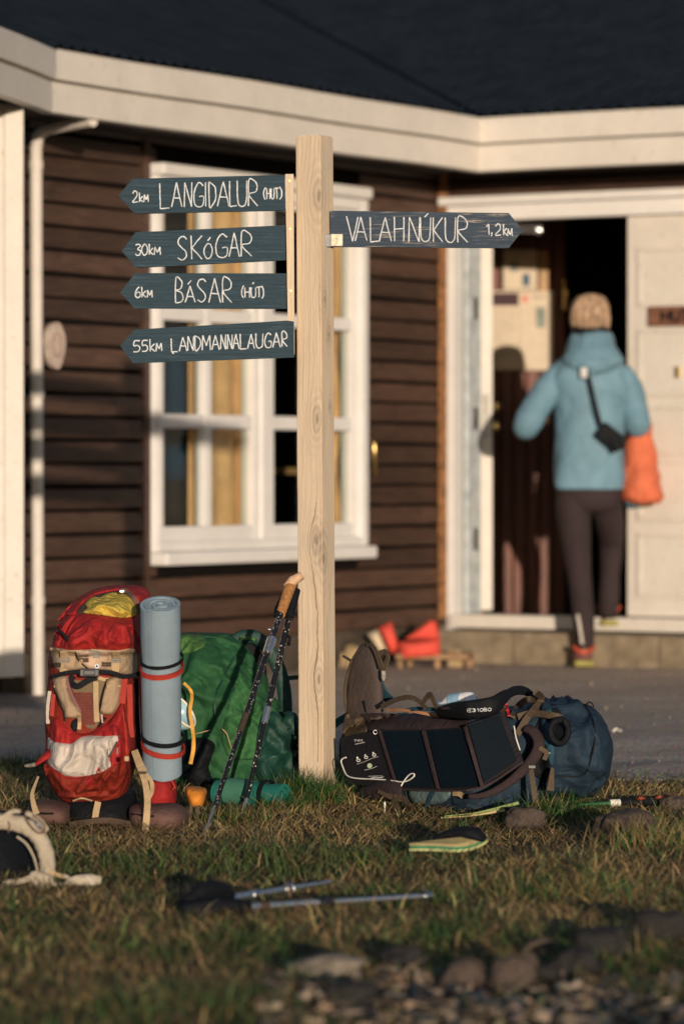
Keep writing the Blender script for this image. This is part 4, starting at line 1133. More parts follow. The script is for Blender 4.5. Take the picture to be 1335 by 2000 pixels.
# enamel bowl edge between mat and pack
bowl = thing('enamel_bowl', P(360, 1400, 10.05), 'pale blue bowl with a cream rim wedged between mat and green backpack', 'bowl')
c0 = P(349, 1396, 10.06); ax = Vector((.75, -.35, .55)).normalized(); ea = ax.orthogonal().normalized(); eb = ax.cross(ea)
vs = []; fs = []
prof = [(.0, .0), (.03, .0), (.042, .02), (.049, .045), (.046, .045), (.04, .022), (.028, .004), (0, .004)]
for r, h in prof:
    for k in range(28): vs.append(c0 - ax * .03 + ax * h + (ea * math.cos(k * math.pi / 14) + eb * math.sin(k * math.pi / 14)) * max(r, .0005))
for i in range(len(prof) - 1):
    for k in range(28): fs.append((i * 28 + k, i * 28 + (k + 1) % 28, (i + 1) * 28 + (k + 1) % 28, (i + 1) * 28 + k))
obj('bowl_shell', vs, fs, plain('pale_blue_enamel', (.28, .45, .5), .3, .5, bump=0), bowl, True)
mb = MB(); mb.tube([c0 + ax * .015 + (ea * math.cos(k * math.pi / 14) + eb * math.sin(k * math.pi / 14)) * .0475 for k in range(29)], .0035, 6); mb.build('rim', plain('cream_enamel', (.7, .65, .52), .4, bump=0), bowl, True)

# teal mat under the green pack
t0, t1 = P(424, 1546, 9.86), P(553, 1554, 9.74)
to, d_, e_, g_, L_ = roll(t0, t1, .036, 3.0, .0085, 'mat', 'teal foam mat rolled up in the grass under the green backpack', 'sleeping mat', Vector((0, .3, -1)), M_TEAL, (.3, .8))
hoop(t0 + d_ * (L_ * .76), d_, e_, g_, .0365, .012, M_BLACK, to, 'elastic_band')
hoop(t0 + d_ * (L_ * .17), d_, e_, g_, .0365, .010, M_DGREEN, to, 'elastic_band')
mb = MB(); pts = [t0 + d_ * (L_ * q) for q in (.2, .35, .5, .56)]
mb.tube(pts, [.0372, .0374, .0374, .0372], 28, cap=False); mb.build('pale_sleeve', M_LTEAL, to, True)
# orange pouch with its straps
SETBACK = lambda px: -.13
op = thing('orange_pouch', P(383, 1610, 9.46), 'small orange pouch with grey straps beside the brown hip belt', 'pouch')
Q = Surf()
part_vf('pouch_body', Q.add(blob([(1536, 364, 378, 9.52, 9.56), (1541, 363, 400, 9.48, 9.58), (1556, 367, 402, 9.46, 9.6), (1571, 371, 402, 9.47, 9.58), (1573, 374, 398, 9.5, 9.56)], 18, 30, ex=3, amp=.003, f=30, seed=8, fold=.004)), M_ORANGE, op)
strap([(374, 1571, 9.47), (372, 1590, 9.46), (369, 1612, 9.45)], 6, None).build('strap', M_GBROWN, op)
strap([(387, 1571, 9.47), (386, 1585, 9.46), (390, 1600, 9.46), (380, 1610, 9.46)], 8, None).build('strap', M_GBROWN, op)

SETBACK = None
# ------------------------------------------------------------------ blue backpack lying on its side
SETBACK = lambda px: .46 * max(0.0, min(1.0, 1 - (px - 655) / 260)) - .07
bp_ = thing('backpack', G(930, 1585), 'slate blue backpack lying on its side right of the signpost', 'backpack', 'backpacks around the signpost')
S4 = Surf()
bb = S4.add(blob([(662, 1450, 1540, 9.74, 9.86), (680, 1425, 1572, 9.69, 9.95), (740, 1402, 1588, 9.66, 9.98), (850, 1392, 1596, 9.65, 9.98), (950, 1388, 1592, 9.65, 9.98), (1020, 1378, 1578, 9.65, 9.98), (1050, 1368, 1562, 9.66, 9.97), (1072, 1366, 1558, 9.68, 9.96)], 60, 64, False, 3.0, .006, 9, 14, .006))
part_vf('pack_body', bb, M_BLUE, bp_)
tb = S4.add(blob([(1040, 1372, 1545, 9.72, 9.95), (1056, 1365, 1554, 9.62, 9.98), (1090, 1367, 1556, 9.59, 9.99), (1130, 1373, 1552, 9.58, 9.98), (1160, 1388, 1541, 9.60, 9.96), (1180, 1412, 1518, 9.64, 9.93), (1190, 1436, 1485, 9.7, 9.88), (1194, 1450, 1470, 9.75, 9.83)], 60, 64, False, 2.5, .010, 8, 15, .032))
part_vf('top_lid', tb, M_BLUE, bp_)
zb_ = zx(900, 1300, 3.069); zc = zx(820, 1320, 5.135); zd = zx(620, 1230, 3.513)
# seam lines on the lid
strap(zb_([(740, 235), (790, 330), (800, 450), (770, 580), (720, 660), (560, 660)]), 2.5, S4, 9.6, .002, .006).build('seam', M_BLACK, bp_)
strap(zb_([(640, 560), (740, 650)]), 2, S4, 9.6, .002, .004).build('seam', M_BLACK, bp_)
cut = zb_([(470, 210), (540, 225), (590, 270), (630, 350), (650, 430), (610, 480), (560, 440), (540, 560), (520, 700), (440, 660), (380, 560), (430, 400), (470, 300)])
part_vf('gear_opening', S4.add(drape(cut, S4, 9.6, .004, step=4)), M_BLACK, bp_)
part_vf('blue_lining', drape(zb_([(480, 320), (520, 340), (540, 420), (560, 500), (545, 600), (520, 560), (500, 480), (470, 400)]), S4, 9.6, .006, .006, 6, 3.5, fold=.008, f=24, seed=71), M_BLUE2, bp_)
part_vf('blue_lining', drape(zb_([(480, 215), (530, 230), (545, 290), (500, 280), (480, 260)]), S4, 9.6, .006, .004, 6, 3.5), M_BLUE2, bp_)
for x, y in ((1105, 1366), (1149, 1378)):
    mb = MB(); mb.tube([P(x + a, y + b, 9.78) for a, b in ((-4, 2), (-4, -4), (1, -7), (7, -4), (9, 3))], .0022, 6); mb.build('gear_loop', M_BLACK, bp_, True)
top_ = zd([(300, 580), (520, 575), (840, 600), (1050, 625), (1040, 660), (800, 690), (430, 690), (340, 690)])
part_vf('plum_back_panel', S4.add(drape(top_, S4, 9.7, .004, .01, 8, 4, fold=.008, seed=72)), M_PURPLE, bp_)
strap([(755, 1386), (800, 1388), (858, 1399)], 6, S4, 9.7, .01, .006).build('tan_edging', plain('tan_edging', (.33, .16, .08), .7), bp_)
# hip belt standing up
fin = blob([(1257, 708, 722, 9.800, 9.840), (1263, 701, 730, 9.780, 9.850), (1280, 691, 738, 9.765, 9.860), (1310, 679, 744, 9.750, 9.860), (1350, 673, 747, 9.740, 9.860), (1385, 674, 748, 9.720, 9.860), (1402, 680, 748, 9.710, 9.860)], 40, 40, ex=2.4, amp=.003, f=12, seed=16)
part_vf('hip_belt', S4.add(fin), M_PAD, bp_)
strap([(676, 1390), (673, 1345), (684, 1298), (702, 1266)], 5, S4, 9.750, .002, .006).build('belt_edging', M_GBROWN, bp_)
strap([(716, 1259, 9.770), (727, 1262, 9.750), (737, 1280, 9.740), (745, 1305, 9.740)], (8, 14), None, th=.004).build('webbing_strap', M_GBROWN, bp_)
strap([(741, 1276, 9.780), (752, 1273, 9.780), (757, 1284, 9.770), (752, 1300, 9.760), (746, 1312, 9.750)], 11, None, th=.004).build('webbing_strap', M_GBROWN, bp_)
mb = MB(); pbox(744, 1310, 753, 1326, 9.730, .008, .002, mb); pbox(746, 1318, 751, 1330, 9.728, .008, .002, mb); mb.build('buckle', M_GREYP, bp_)
strap([(684, 1290, 9.8), (676, 1285, 9.8), (669, 1281, 9.8)], 6, None).build('webbing_tail', M_GBROWN, bp_)
part_vf('belt_slot', drape(zd([(300, 490), (325, 485), (335, 560), (325, 570)]), S4, 9.7, .002, smooth=False), M_BLACK, bp_)
part_vf('belt_wing', S4.add(drape([(676, 1395), (705, 1398), (716, 1430), (680, 1442), (668, 1430)], S4, 9.68, .01, .008, 6, 4)), M_GBROWN, bp_)
strap([(741, 1330, 9.86), (750, 1355, 9.86), (764, 1372, 9.86)], (16, 26), None, th=.006).build('blue_side_strap', M_BLUE2, bp_)
strap([(745, 1380, 9.66), (775, 1366, 9.64), (800, 1362, 9.63), (818, 1370, 9.63), (832, 1384, 9.63)], 10, None, th=.004).build('webbing_strap', M_GBROWN, bp_)
strap([(826, 1372, 9.66), (836, 1358, 9.66), (842, 1360, 9.65), (850, 1376, 9.65), (856, 1386, 9.65)], 12, None, th=.004).build('webbing_strap', M_GBROWN, bp_)
strap([(790, 1388, 9.7), (815, 1384, 9.69), (850, 1386, 9.69)], 8, None, th=.006).build('blue_side_strap', M_BLUE2, bp_)
# black shoulder strap with pale letters, arching to the right
sh = MB(); pts = catmull([(856, 1392, 9.64), (885, 1388, 9.6), (925, 1386, 9.585), (962, 1378, 9.58), (985, 1360, 9.62), (1005, 1349, 9.68), (1025, 1350, 9.72), (1040, 1362, 9.74), (1050, 1380, 9.74)], 5)
sh.tube([P(*p) for p in pts], [.012 + .013 * math.sin(math.pi * min(1, i / 22)) for i in range(len(pts))], 12, flat=.5, up=Vector((0, 1, 0)))
sh.build('shoulder_strap', M_BLACK, bp_, True)
part_vf('strap_pad', drape(zc([(180, 370), (220, 320), (380, 300), (460, 300), (400, 400), (300, 405)]), S4, 9.6, .045, .004, 6, 4), M_PURPLE, bp_)
tx = [('E', 475, 512), ('3', 520, 555), ('1', 568, 590), ('O', 596, 632), ('B', 638, 668), ('O', 676, 712)]
GL['E'] = [[(1, 1), (0, .98), (0, 0), (1, .03)], [(0, .5), (.8, .5)]]
for ch, a, b in tx:
    mb = MB()
    for st_ in GL[ch]:
        pl = [(820 + (a + x * (b - a)) / 5.135, 1320 + (362 - y * 30 - (a - 475) * .05) / 5.135, 9.555) for x, y in st_]
        strap(pl, 1.15, None, th=.001, k=2, mb=mb)
    mb.build('letter', M_PAINT, bp_)
for pts, w, dd in (([(962, 1366), (972, 1376), (982, 1390)], 12, .05), ([(1045, 1352), (1056, 1366), (1030, 1400), (1008, 1436)], 13, .05), ([(1010, 1400), (1040, 1393), (1080, 1398), (1096, 1402)], 13, .03), ([(1000, 1400), (1012, 1378), (1030, 1366), (1046, 1368)], 12, .045)):
    strap(pts, w, S4, 9.6, dd, .005).build('webbing_strap', M_GBROWN, bp_)
curve = catmull([(912, 1556, 9.58), (945, 1553, 9.57), (985, 1534, 9.56), (1020, 1505, 9.55), (1045, 1475, 9.55), (1052, 1450, 9.56), (1042, 1430, 9.58), (1028, 1422, 9.6)], 5)
mb = MB(); mb.tube([P(*p) for p in curve], [.006 + .009 * min(1, i / 20) for i in range(len(curve))], 10, flat=.55, up=Vector((0, 1, 0))); mb.build('shoulder_strap', M_PURPLE, bp_, True)
mb = MB(); mb.tube([P(*p) for p in catmull([(1098, 1404, 9.56), (1082, 1410, 9.55), (1074, 1425, 9.55), (1080, 1445, 9.55), (1095, 1452, 9.56), (1107, 1438, 9.57), (1108, 1418, 9.57), (1098, 1404, 9.57)], 4)], .008, 10); mb.build('rolled_band', M_BLACK, bp_, True)
strap([(1036, 1500, 9.55), (1040, 1530, 9.53), (1046, 1568, 9.52)], (9, 12), None).build('webbing_tail', M_GBROWN, bp_)
strap([(1078, 1500, 9.56), (1076, 1520, 9.55), (1074, 1544, 9.55)], (6, 14), None).build('webbing_tail', M_GBROWN, bp_)
strap([(1052, 1460, 9.54), (1066, 1470, 9.54), (1062, 1484, 9.54)], 9, None).build('webbing_strap', M_GBROWN, bp_)
mb = MB(); pbox(1030, 1494, 1046, 1502, 9.535, .01, .002, mb); pbox(1066, 1468, 1076, 1474, 9.55, .01, .002, mb); mb.build('buckle', M_BLKP, bp_)
# lower straps, brown flap and loops under the panel
fl = Surf(); fl.add(blob([(700, 1540, 1556, 9.55, 9.6), (730, 1528, 1562, 9.52, 9.62), (760, 1524, 1562, 9.51, 9.62), (780, 1530, 1558, 9.52, 9.6), (786, 1538, 1550, 9.54, 9.58)], 20, 24, False, 2.4, .006, 20, 18, .008))
part_vf('belt_flap', (fl.v, fl.f), M_PURPLE, bp_)
strap([(738, 1545, 9.5), (762, 1556, 9.5), (782, 1558, 9.5)], (8, 16), None).build('webbing_strap', M_GBROWN, bp_)
strap([(768, 1560, 9.49), (776, 1580, 9.46), (790, 1606, 9.44)], (12, 20), None).build('webbing_tail', M_GBROWN, bp_)
strap([(784, 1556, 9.5), (798, 1572, 9.49), (806, 1586, 9.48)], 13, None).build('webbing_tail', M_GBROWN, bp_)
part_vf('grey_pad', drape([(800, 1543), (880, 1546), (868, 1566), (840, 1572), (808, 1570)], S4, 9.6, .02, .012, 8, 4), fabric('sea_grey_nylon', (.12, .18, .19), .6), bp_)
strap([(846, 1546), (838, 1560), (828, 1584)], 11, S4, 9.6, .04).build('blue_side_strap', M_BLUE2, bp_)
strap([(884, 1548), (895, 1550), (904, 1556)], 12, S4, 9.6, .04).build('webbing_strap', M_WEB, bp_)
for c in ([(690, 1575), (720, 1565), (745, 1575), (760, 1590)], [(700, 1560), (730, 1572), (770, 1568)], [(860, 1590), (900, 1572), (950, 1580), (1000, 1560)]):
    strap(c, 7, S4, 9.6, .02).build('blue_side_strap', M_BLUE, bp_)
mb = MB(); mb.tube([P(x, y, 9.42) for x, y in catmull([(751, 1566), (751, 1580), (752, 1598)], 3)], .0022, 6); mb.build('white_cord', M_WHITEC, bp_, True)
strap([(663, 1574, 9.5), (676, 1566, 9.5), (686, 1560, 9.5)], 9, None).build('olive_strap', M_GREEN, bp_)
tr = [P(663, 1558, 9.5), P(680, 1564, 9.49), P(667, 1574, 9.48)]
tri = MB().add(tr + [p + Vector((0, .004, 0)) for p in tr], [(0, 1, 2), (5, 4, 3), (0, 3, 4, 1), (1, 4, 5, 2), (2, 5, 3, 0)]).build('orange_tag', plain('signal_orange', (.75, .1, .02), .6), bp_)

# ------------------------------------------------------------------ folding solar panel
def mat_cell():
    t = NT('solar_cell', .5, .18)
    v = t.coords()
    mp = t.n('Mapping'); mp.inputs['Scale'].default_value = (1, 1, 1); t.l(v, mp.inputs[0])
    w = t.n('TexWave'); w.bands_direction = 'Z'; w.inputs['Scale'].default_value = 60; w.inputs['Distortion'].default_value = .3; t.l(mp.outputs[0], w.inputs[0])
    a = t.noise(v, 12, 5)
    c = t.ramp(w.outputs[1], [(.4, (.0025, .006, .010)), (.9, (.0035, .0095, .016))])
    t.col(t.mix(.3, c, t.ramp(a, [(.3, (.002, .004, .008)), (.7, (.005, .010, .016))])))
    t.bump(w.outputs[1], .0002)
    return t.m
M_CELL = mat_cell(); M_PANELC = fabric('black_plum_canvas', (.010, .008, .011), .75, .3)
sp_ = thing('solar_panel', P(830, 1542, 9.6), 'black folding solar charger with three panels propped on the blue backpack', 'solar panel')
def slab(quad, D, th, m, name, parent, nn=1):
    vs = [P(x, y, d) for (x, y), d in zip(quad, D)]; n = len(vs)
    nor = (vs[1] - vs[0]).cross(vs[-1] - vs[0]).normalized()
    if nor.y > 0: nor = -nor
    return obj(name, vs + [v - nor * th for v in vs], [tuple(range(n)), tuple(range(2 * n - 1, n - 1, -1))] + [(i, (i + 1) % n, n + (i + 1) % n, n + i) for i in range(n)], m, parent)
DT, DB = 9.62, 9.56
flaps = [[(663, 1441), (741, 1425), (775, 1541), (676, 1530)], [(740, 1425), (824, 1425), (853, 1544), (774, 1541)], [(826, 1425), (908, 1420), (940, 1539), (853, 1544)], [(908, 1416), (985, 1391), (1021, 1486), (940, 1536)]]
cells = [None, [(747, 1428), (818, 1427), (846, 1538), (780, 1536)], [(834, 1427), (903, 1423), (932, 1535), (860, 1539)], [(914, 1417), (975, 1397), (1008, 1484), (944, 1528)]]
for i, (f_, c_) in enumerate(zip(flaps, cells)):
    dz = .004 * (-1) ** i
    fo = slab(f_, (DT - .005, DT + dz, DB + dz, DB), .006, M_PANELC, 'canvas_flap', sp_)
    if c_: slab(c_, (DT - .009 + dz * .5,) * 2 + (DB - .006 + dz * .5,) * 2, .002, M_CELL, 'solar_cell', fo)
    else: ctrl = fo
strap([(740, 1427, 9.605), (775, 1540, 9.55)], 5, None, th=.006).build('hem', M_PURPLE, sp_)
strap([(826, 1427, 9.60), (855, 1541, 9.548)], 7, None, th=.006).build('hem', M_PURPLE, sp_)
strap([(908, 1420, 9.60), (941, 1536, 9.548)], 7, None, th=.006).build('hem', M_PURPLE, sp_)
strap([(776, 1541, 9.548), (855, 1544, 9.545), (940, 1538, 9.545), (1020, 1488, 9.548)], 4, None, th=.006, k=3).build('hem', M_PURPLE, sp_)
# print on the control flap
ze = zx(650, 1400, 6.675)
M_PRINT = plain('white_print', (.55, .55, .52), .7, bump=0)
def flap_d(x, y):                                # depth of the control flap under a photo point
    t = (y - 1433) / 103; return DT - .005 + (DB - DT + .003) * max(0, min(1, t)) - .004
def pline(pts, w, name, m=M_PRINT, k=2):
    q = ze(pts); return strap([(x, y, flap_d(x, y)) for x, y in q], w, None, th=.0008, k=k).build(name, m, sp_)
GL['y'] = [[(0, .7), (.5, .2)], [(1, .75), (.2, -.2)]]
for ch, a, b, c, d2 in (('T', 275, 305, 298, 328), ('Y', 310, 335, 300, 325), ('M', 340, 380, 296, 322)):
    GL['Y'] = [[(0, 1), (.5, .5), (.5, 0)], [(1, 1), (.5, .5)]]
    mb = MB()
    for st_ in GL[ch]:
        q = ze([(a + x * (b - a), d2 - y * (d2 - c)) for x, y in st_])
        strap([(x, y, flap_d(x, y)) for x, y in q], 1.1, None, th=.0008, k=2, mb=mb)
    mb.build('letter', M_PRINT, sp_)
pline([(290, 358), (410, 332)], 1.4, 'printed_line'); pline([(310, 618), (400, 590), (500, 545), (585, 520)], .9, 'printed_line'); pline([(410, 695), (500, 675), (570, 645)], .9, 'printed_line')
pline([(460, 775), (640, 770), (640, 795), (480, 800)], .9, 'printed_line')
pline([(500, 795), (560, 785), (600, 793), (640, 785)], 1.6, 'printed_line')
for x, y, r in ((316, 532, 1.9), (330, 567, 3.4), (418, 497, 1.4), (430, 528, 3.2), (522, 468, 1.7), (535, 497, 3.2)):
    (px_, py_), = ze([(x, y)])
    c = P(px_, py_, flap_d(px_, py_))
    rr = r / FPX * 9.58
    mb = MB()
    if r > 3: mb.tube([c + Vector((math.cos(a) * rr, 0, math.sin(a) * rr * .8)) for a in np.linspace(0, 2 * math.pi, 13)], rr * .28, 6)
    else: mb.tube([c, c - Vector((0, .0008, 0))], rr, 10)
    mb.build('printed_icon', M_PRINT, sp_)
(px_, py_), = ze([(477, 637)]); c = P(px_, py_, flap_d(px_, py_)); MB().tube([c + Vector((0, .001, 0)), c - Vector((0, .0015, 0))], 5 / FPX * 9.58, 20).build('button', plain('sage_button', (.25, .3, .2), .6), sp_)
(px_, py_), = ze([(550, 200)]); c = P(px_, py_, DT - .012); MB().tube([c + Vector((math.cos(a) * .005, 0, math.sin(a) * .005)) for a in np.linspace(0, 2 * math.pi, 17)], .0012, 6).build('eyelet', M_STEEL, sp_, True)
cab = catmull(ze([(172, 530), (135, 540), (105, 580), (130, 660), (170, 750), (230, 788), (340, 805), (500, 812), (680, 822), (800, 838), (900, 848), (980, 830), (1050, 780), (1055, 745), (1010, 745), (960, 790), (910, 860), (868, 940)]), 5)
mb = MB(); mb.tube([P(x, y, flap_d(x, y) - .007 - .004 * (i / len(cab))) for i, (x, y) in enumerate(cab)], .0019, 7); mb.build('cable', M_WHITEC, sp_, True)
# label and red tab at the right edge
strap(zc([(862, 285), (875, 340), (888, 400)]), 5, S4, 9.6, .055).build('red_tab', plain('red_tab', (.6, .03, .03), .6), sp_)
strap([(x, y, 9.57) for x, y in zc([(940, 500), (960, 620), (1000, 745)])], 2.2, None, th=.001).build('printed_line', M_PRINT, sp_)

SETBACK = None
# clear bottle behind
wbot = thing('plastic_bottle', P(905, 1384, 10.02), 'clear plastic bottle with pale blue label lying behind the blue backpack', 'bottle')
M_CLEAR = plain('clear_plastic', (.75, .72, .72), .15, .6, bump=0)
c0, c1 = P(858, 1378, 10.06), P(930, 1368, 10.02); dd = (c1 - c0)
mb = MB(); mb.tube([c0 + dd * t for t in (0, .1, .22, .5, .8, .92, 1)], [.01, .011, .022, .026, .026, .022, .012], 18); mb.build('bottle_body', M_CLEAR, wbot, True)
mb = MB(); mb.tube([c0 + dd * t for t in (.3, .62)], .0267, 18, cap=False); mb.build('label_band', plain('pale_blue_label', (.25, .42, .55), .4), wbot, True)
mb = MB(); mb.tube([c0 - dd * .06, c0 + dd * .03], .013, 14); mb.build('cap', plain('blue_cap', (.08, .2, .35), .4), wbot, True)
# ------------------------------------------------------------------ trekking poles
M_POLEBLK = None
def mat_speckled():
    t = NT('black_speckled_pole', .35, .5)
    v = t.coords()
    vo = t.n('TexVoronoi'); vo.inputs['Scale'].default_value = 130; t.l(v, vo.inputs['Vector'])
    n_ = t.noise(v, 30, 3)
    m = t.math('MULTIPLY', t.ramp(vo.outputs['Distance'], [(.2, (1, 1, 1)), (.3, (0, 0, 0))]), t.ramp(n_, [(.42, (0, 0, 0)), (.5, (1, 1, 1))]))
    t.col(t.mix(m, (.010, .009, .010), (.55, .5, .44)))
    return t.m
M_SPECK = mat_speckled()
M_CORK = plain('cork', (.46, .21, .07), .75, .3, var=.35, scale=90, bump=.001)
M_ALU = plain('bare_aluminium', (.62, .61, .6), .3, .5, .9, var=.2, scale=60, bump=.0003)
M_PALEGRIP = plain('pale_cork_knob', (.55, .36, .22), .7, .3, var=.3, scale=60)
def pole(name, tip, topp, label, parts, group):
    o = thing(name, tip, label, 'trekking pole', group)
    ax = topp - tip; 
    for nm, t0, t1, r0, r1, m in parts:
        mb = MB(); mb.tube([tip + ax * t0, tip + ax * ((t0 + t1) / 2), tip + ax * t1], [r0, (r0 + r1) / 2, r1], 12); mb.build(nm, m, o, True, 50)
    return o, ax
GRP = 'trekking poles left at the post'
gt = G(400, 1634); gt.z = ground_h(gt.x, gt.y)
tp = P(569, 1137, 10.0)
o, ax = pole('trekking_pole', gt, tp, 'black speckled trekking pole with cork grip, foremost of the two leaning on the post', [
    ('tip', 0, .11, .0028, .004, M_ALU), ('lower_shaft', .10, .44, .0062, .0066, M_SPECK), ('middle_shaft', .43, .72, .0074, .0078, M_SPECK), ('lock_sleeve', .38, .45, .0080, .0082, M_DBROWN), ('lock_ring', .695, .755, .0115, .0125, M_ALU), ('upper_shaft', .74, .87, .0085, .0088, M_SPECK), ('grip', .86, .985, .0125, .0155, M_CORK)], GRP)
mb = MB(); k = tip_ = gt + ax * .985; mb.tube([k + Vector((-.012, -.01, -.004)), k + Vector((.006, -.004, .012)), k + Vector((.03, .004, .026))], [.009, .014, .011], 10); mb.build('grip_head', M_PALEGRIP, o, True)
mb = MB(); a = gt + ax * .97; b = gt + ax * .87
mb.tube([a + Vector((-.01, -.012, 0)), (a + b) / 2 + Vector((-.024, -.014, -.02)), b + Vector((-.016, -.012, -.01)), b + Vector((-.006, -.012, .004))], .004, 8); mb.build('wrist_loop', M_BLACK, o, True)
mb = MB(); mb.tube([gt + ax * .795 + Vector((-.009, -.006, 0)), gt + ax * .795 + Vector((-.018, -.009, .002))], .003, 8); mb.build('lock_lever', M_ALU, o, True)
g2 = G(474, 1588); g2.z = ground_h(g2.x, g2.y) - .003
t2 = P(577, 1152, 10.0)
o, ax = pole('trekking_pole', g2, t2, 'black speckled trekking pole half hidden by the post, rearmost of the leaning pair', [
    ('tip', 0, .08, .0035, .005, M_ALU), ('lower_shaft', .07, .42, .0064, .0068, M_SPECK), ('lock_sleeve', .40, .47, .0082, .0084, M_ALU), ('middle_shaft', .46, .76, .0078, .008, M_SPECK), ('upper_shaft', .75, .88, .0086, .0088, M_SPECK), ('grip', .87, 1.0, .012, .013, M_BLACK)], GRP)
mb = MB(); k = g2 + ax * .80; mb.tube([k, k + Vector((.012, -.012, -.01)), k + Vector((.008, -.01, -.03))], .0045, 8); mb.build('wrist_loop', M_BLACK, o, True)
# two lying in the grass
def lying(a, b, label, segs, grip):
    A = G(*a, .022); B = G(*b, .026)
    o, ax = pole('trekking_pole', B, A, label, segs, 'trekking poles lying in the grass')
    for w in grip:
        pts = [B + ax * t for t in w[1]]; mb = MB(); mb.tube([p + Vector((0, 0, q)) for p, q in zip(pts, w[3])], w[2], 12); mb.build(w[0], w[4], o, True)
    return o, B, ax
o, B_, ax_ = lying((352, 1772), (646, 1722), 'silver trekking pole in the grass, shorter of the black gripped pair', [('tip_section', 0, .12, .003, .004, M_ALU), ('lower_shaft', .11, .30, .0045, .005, M_ALU), ('middle_shaft', .30, .55, .0062, .0062, M_ALU), ('upper_shaft', .54, .74, .0078, .008, M_ALU), ('clamp', .50, .54, .0095, .0095, M_STEEL), ('clamp', .28, .32, .0085, .0085, M_STEEL)],
   [('grip', (.68, .78, .88, .97), [.012, .019, .022, .016], (0, .004, .008, .002), M_BLACK), ('wrist_loop', (.66, .72, .80, .88, .95), [.006, .014, .019, .018, .008], (.004, .02, .026, .022, .006), M_BLACK)])
mb = MB(); c = B_ + ax_ * .29; e_ = ax_.normalized(); u_ = e_.cross(ZV); mb.tube([c + (u_ * math.cos(t) + ZV * math.sin(t)) * .013 for t in np.linspace(0, 2 * math.pi, 15)], .0022, 6); mb.build('basket', M_STEEL, o, True)
o, B_, ax_ = lying((350, 1780), (845, 1749), 'long silver trekking pole in the grass with black grip, tip to the right', [('tip_section', 0, .06, .003, .004, M_ALU), ('lower_shaft', .05, .40, .0052, .0056, M_ALU), ('middle_shaft', .44, .66, .0068, .007, M_ALU), ('clamp', .40, .46, .0095, .0095, M_BLKP), ('collar', .655, .69, .0085, .0085, M_DBROWN), ('upper_shaft', .68, .75, .0078, .008, M_ALU), ('basket', .015, .035, .009, .011, M_STEEL)],
   [('grip', (.73, .80, .90, .99), [.013, .017, .019, .015], (0, .002, .002, 0), M_BLACK)])
# dark pole at the right edge
A = G(1310, 1562, .03); B = G(1130, 1572, .022)
o, ax = pole('trekking_pole', B, A, 'black trekking pole with orange marks lying in grass at the right edge', [('lower_shaft', 0, .33, .0045, .005, plain('green_shaft', (.03, .12, .05), .4)), ('collar', .33, .44, .0095, .0095, plain('cream_collar', (.6, .56, .48), .5)), ('upper_shaft', .43, .66, .008, .011, M_BLACK), ('grip', .64, 1.0, .014, .012, M_BLACK)], 'trekking poles lying in the grass')
for t in (.66, .86):
    mb = MB(); c = B + ax * t; e_ = ax.normalized()
    mb.tube([c - e_ * .010 + Vector((0, -.012, .008)), c + Vector((0, -.017, .01)), c + e_ * .012 + Vector((0, -.012, .008))], [.004, .009, .004], 10, flat=.7); mb.build('orange_mark', plain('dull_orange', (.22, .04, .016), .6), o, True)
mb = MB(); c = B + ax * .78; mb.tube([c + Vector((-.02, 0, .0)), c + Vector((-.01, -.01, -.022)), c + Vector((.012, -.012, -.024)), c + Vector((.03, 0, 0))], .007, 8, flat=.5); mb.build('wrist_loop', M_BLACK, o, True)

# ------------------------------------------------------------------ sandal
sd_ = thing('sandal', G(872, 1668), 'yellow flip flop with green striped sole and black strap in the grass', 'sandal')
def foot_outline(n=40):
    out = []
    for i in range(n):
        t = 2 * math.pi * i / n
        x = math.cos(t) * .125; w = .040 + .008 * math.cos(t) - .006 * math.cos(2 * t + .3)
        out.append((x, math.sin(t) * w))
    return out
a_, b_ = G(798, 1664, .02), G(952, 1660, .02)
mid = (a_ + b_) / 2; dx = (b_ - a_); yaw = math.atan2(dx.y, dx.x); half = dx.length / 2 / .125
fo = foot_outline()
def sole(z0, z1, k, m, name):
    vs = []
    for z in (z0, z1):
        for x, y in fo:
            cx, cy = x * half * k, y * .48 * k
            lift = .012 + .020 * max(0, x / .125) ** 2 - .003 * math.sin(x * 20)
            vs.append(Vector((mid.x + math.cos(yaw) * cx - math.sin(yaw) * cy, mid.y + math.sin(yaw) * cx + math.cos(yaw) * cy, lift + .004 + z + (cy) * .04)))
    n = len(fo)
    return obj(name, vs, [tuple(range(n))[::-1], tuple(range(n, 2 * n))] + [(i, (i + 1) % n, n + (i + 1) % n, n + i) for i in range(n)], m, sd_, False)
sole(.004, .010, 1.0, plain('pale_lime_rubber', (.36, .37, .15), .7), 'outsole')
sole(.0102, .0155, .985, plain('green_rubber', (.02, .16, .07), .7), 'midsole')
sole(.0157, .022, 1.0, plain('straw_yellow_footbed', (.27, .22, .10), .75), 'footbed')
mb = MB(); mid.z = 0; c = mid + Vector((.03, .012, .04))
mb.tube([c + Vector(q) for q in ((-.06, .02, .004), (-.03, .03, .014), (.0, .015, .02), (.028, -.004, .018), (.05, -.012, .006))], [.008, .015, .021, .024, .012], 10, flat=.6); mb.tube([c + Vector(q) for q in ((.028, .0, .016), (.0, .035, .02), (-.045, .04, .006))], [.012, .017, .012], 10, flat=.6); mb.build('strap', M_BLACK, sd_, True)

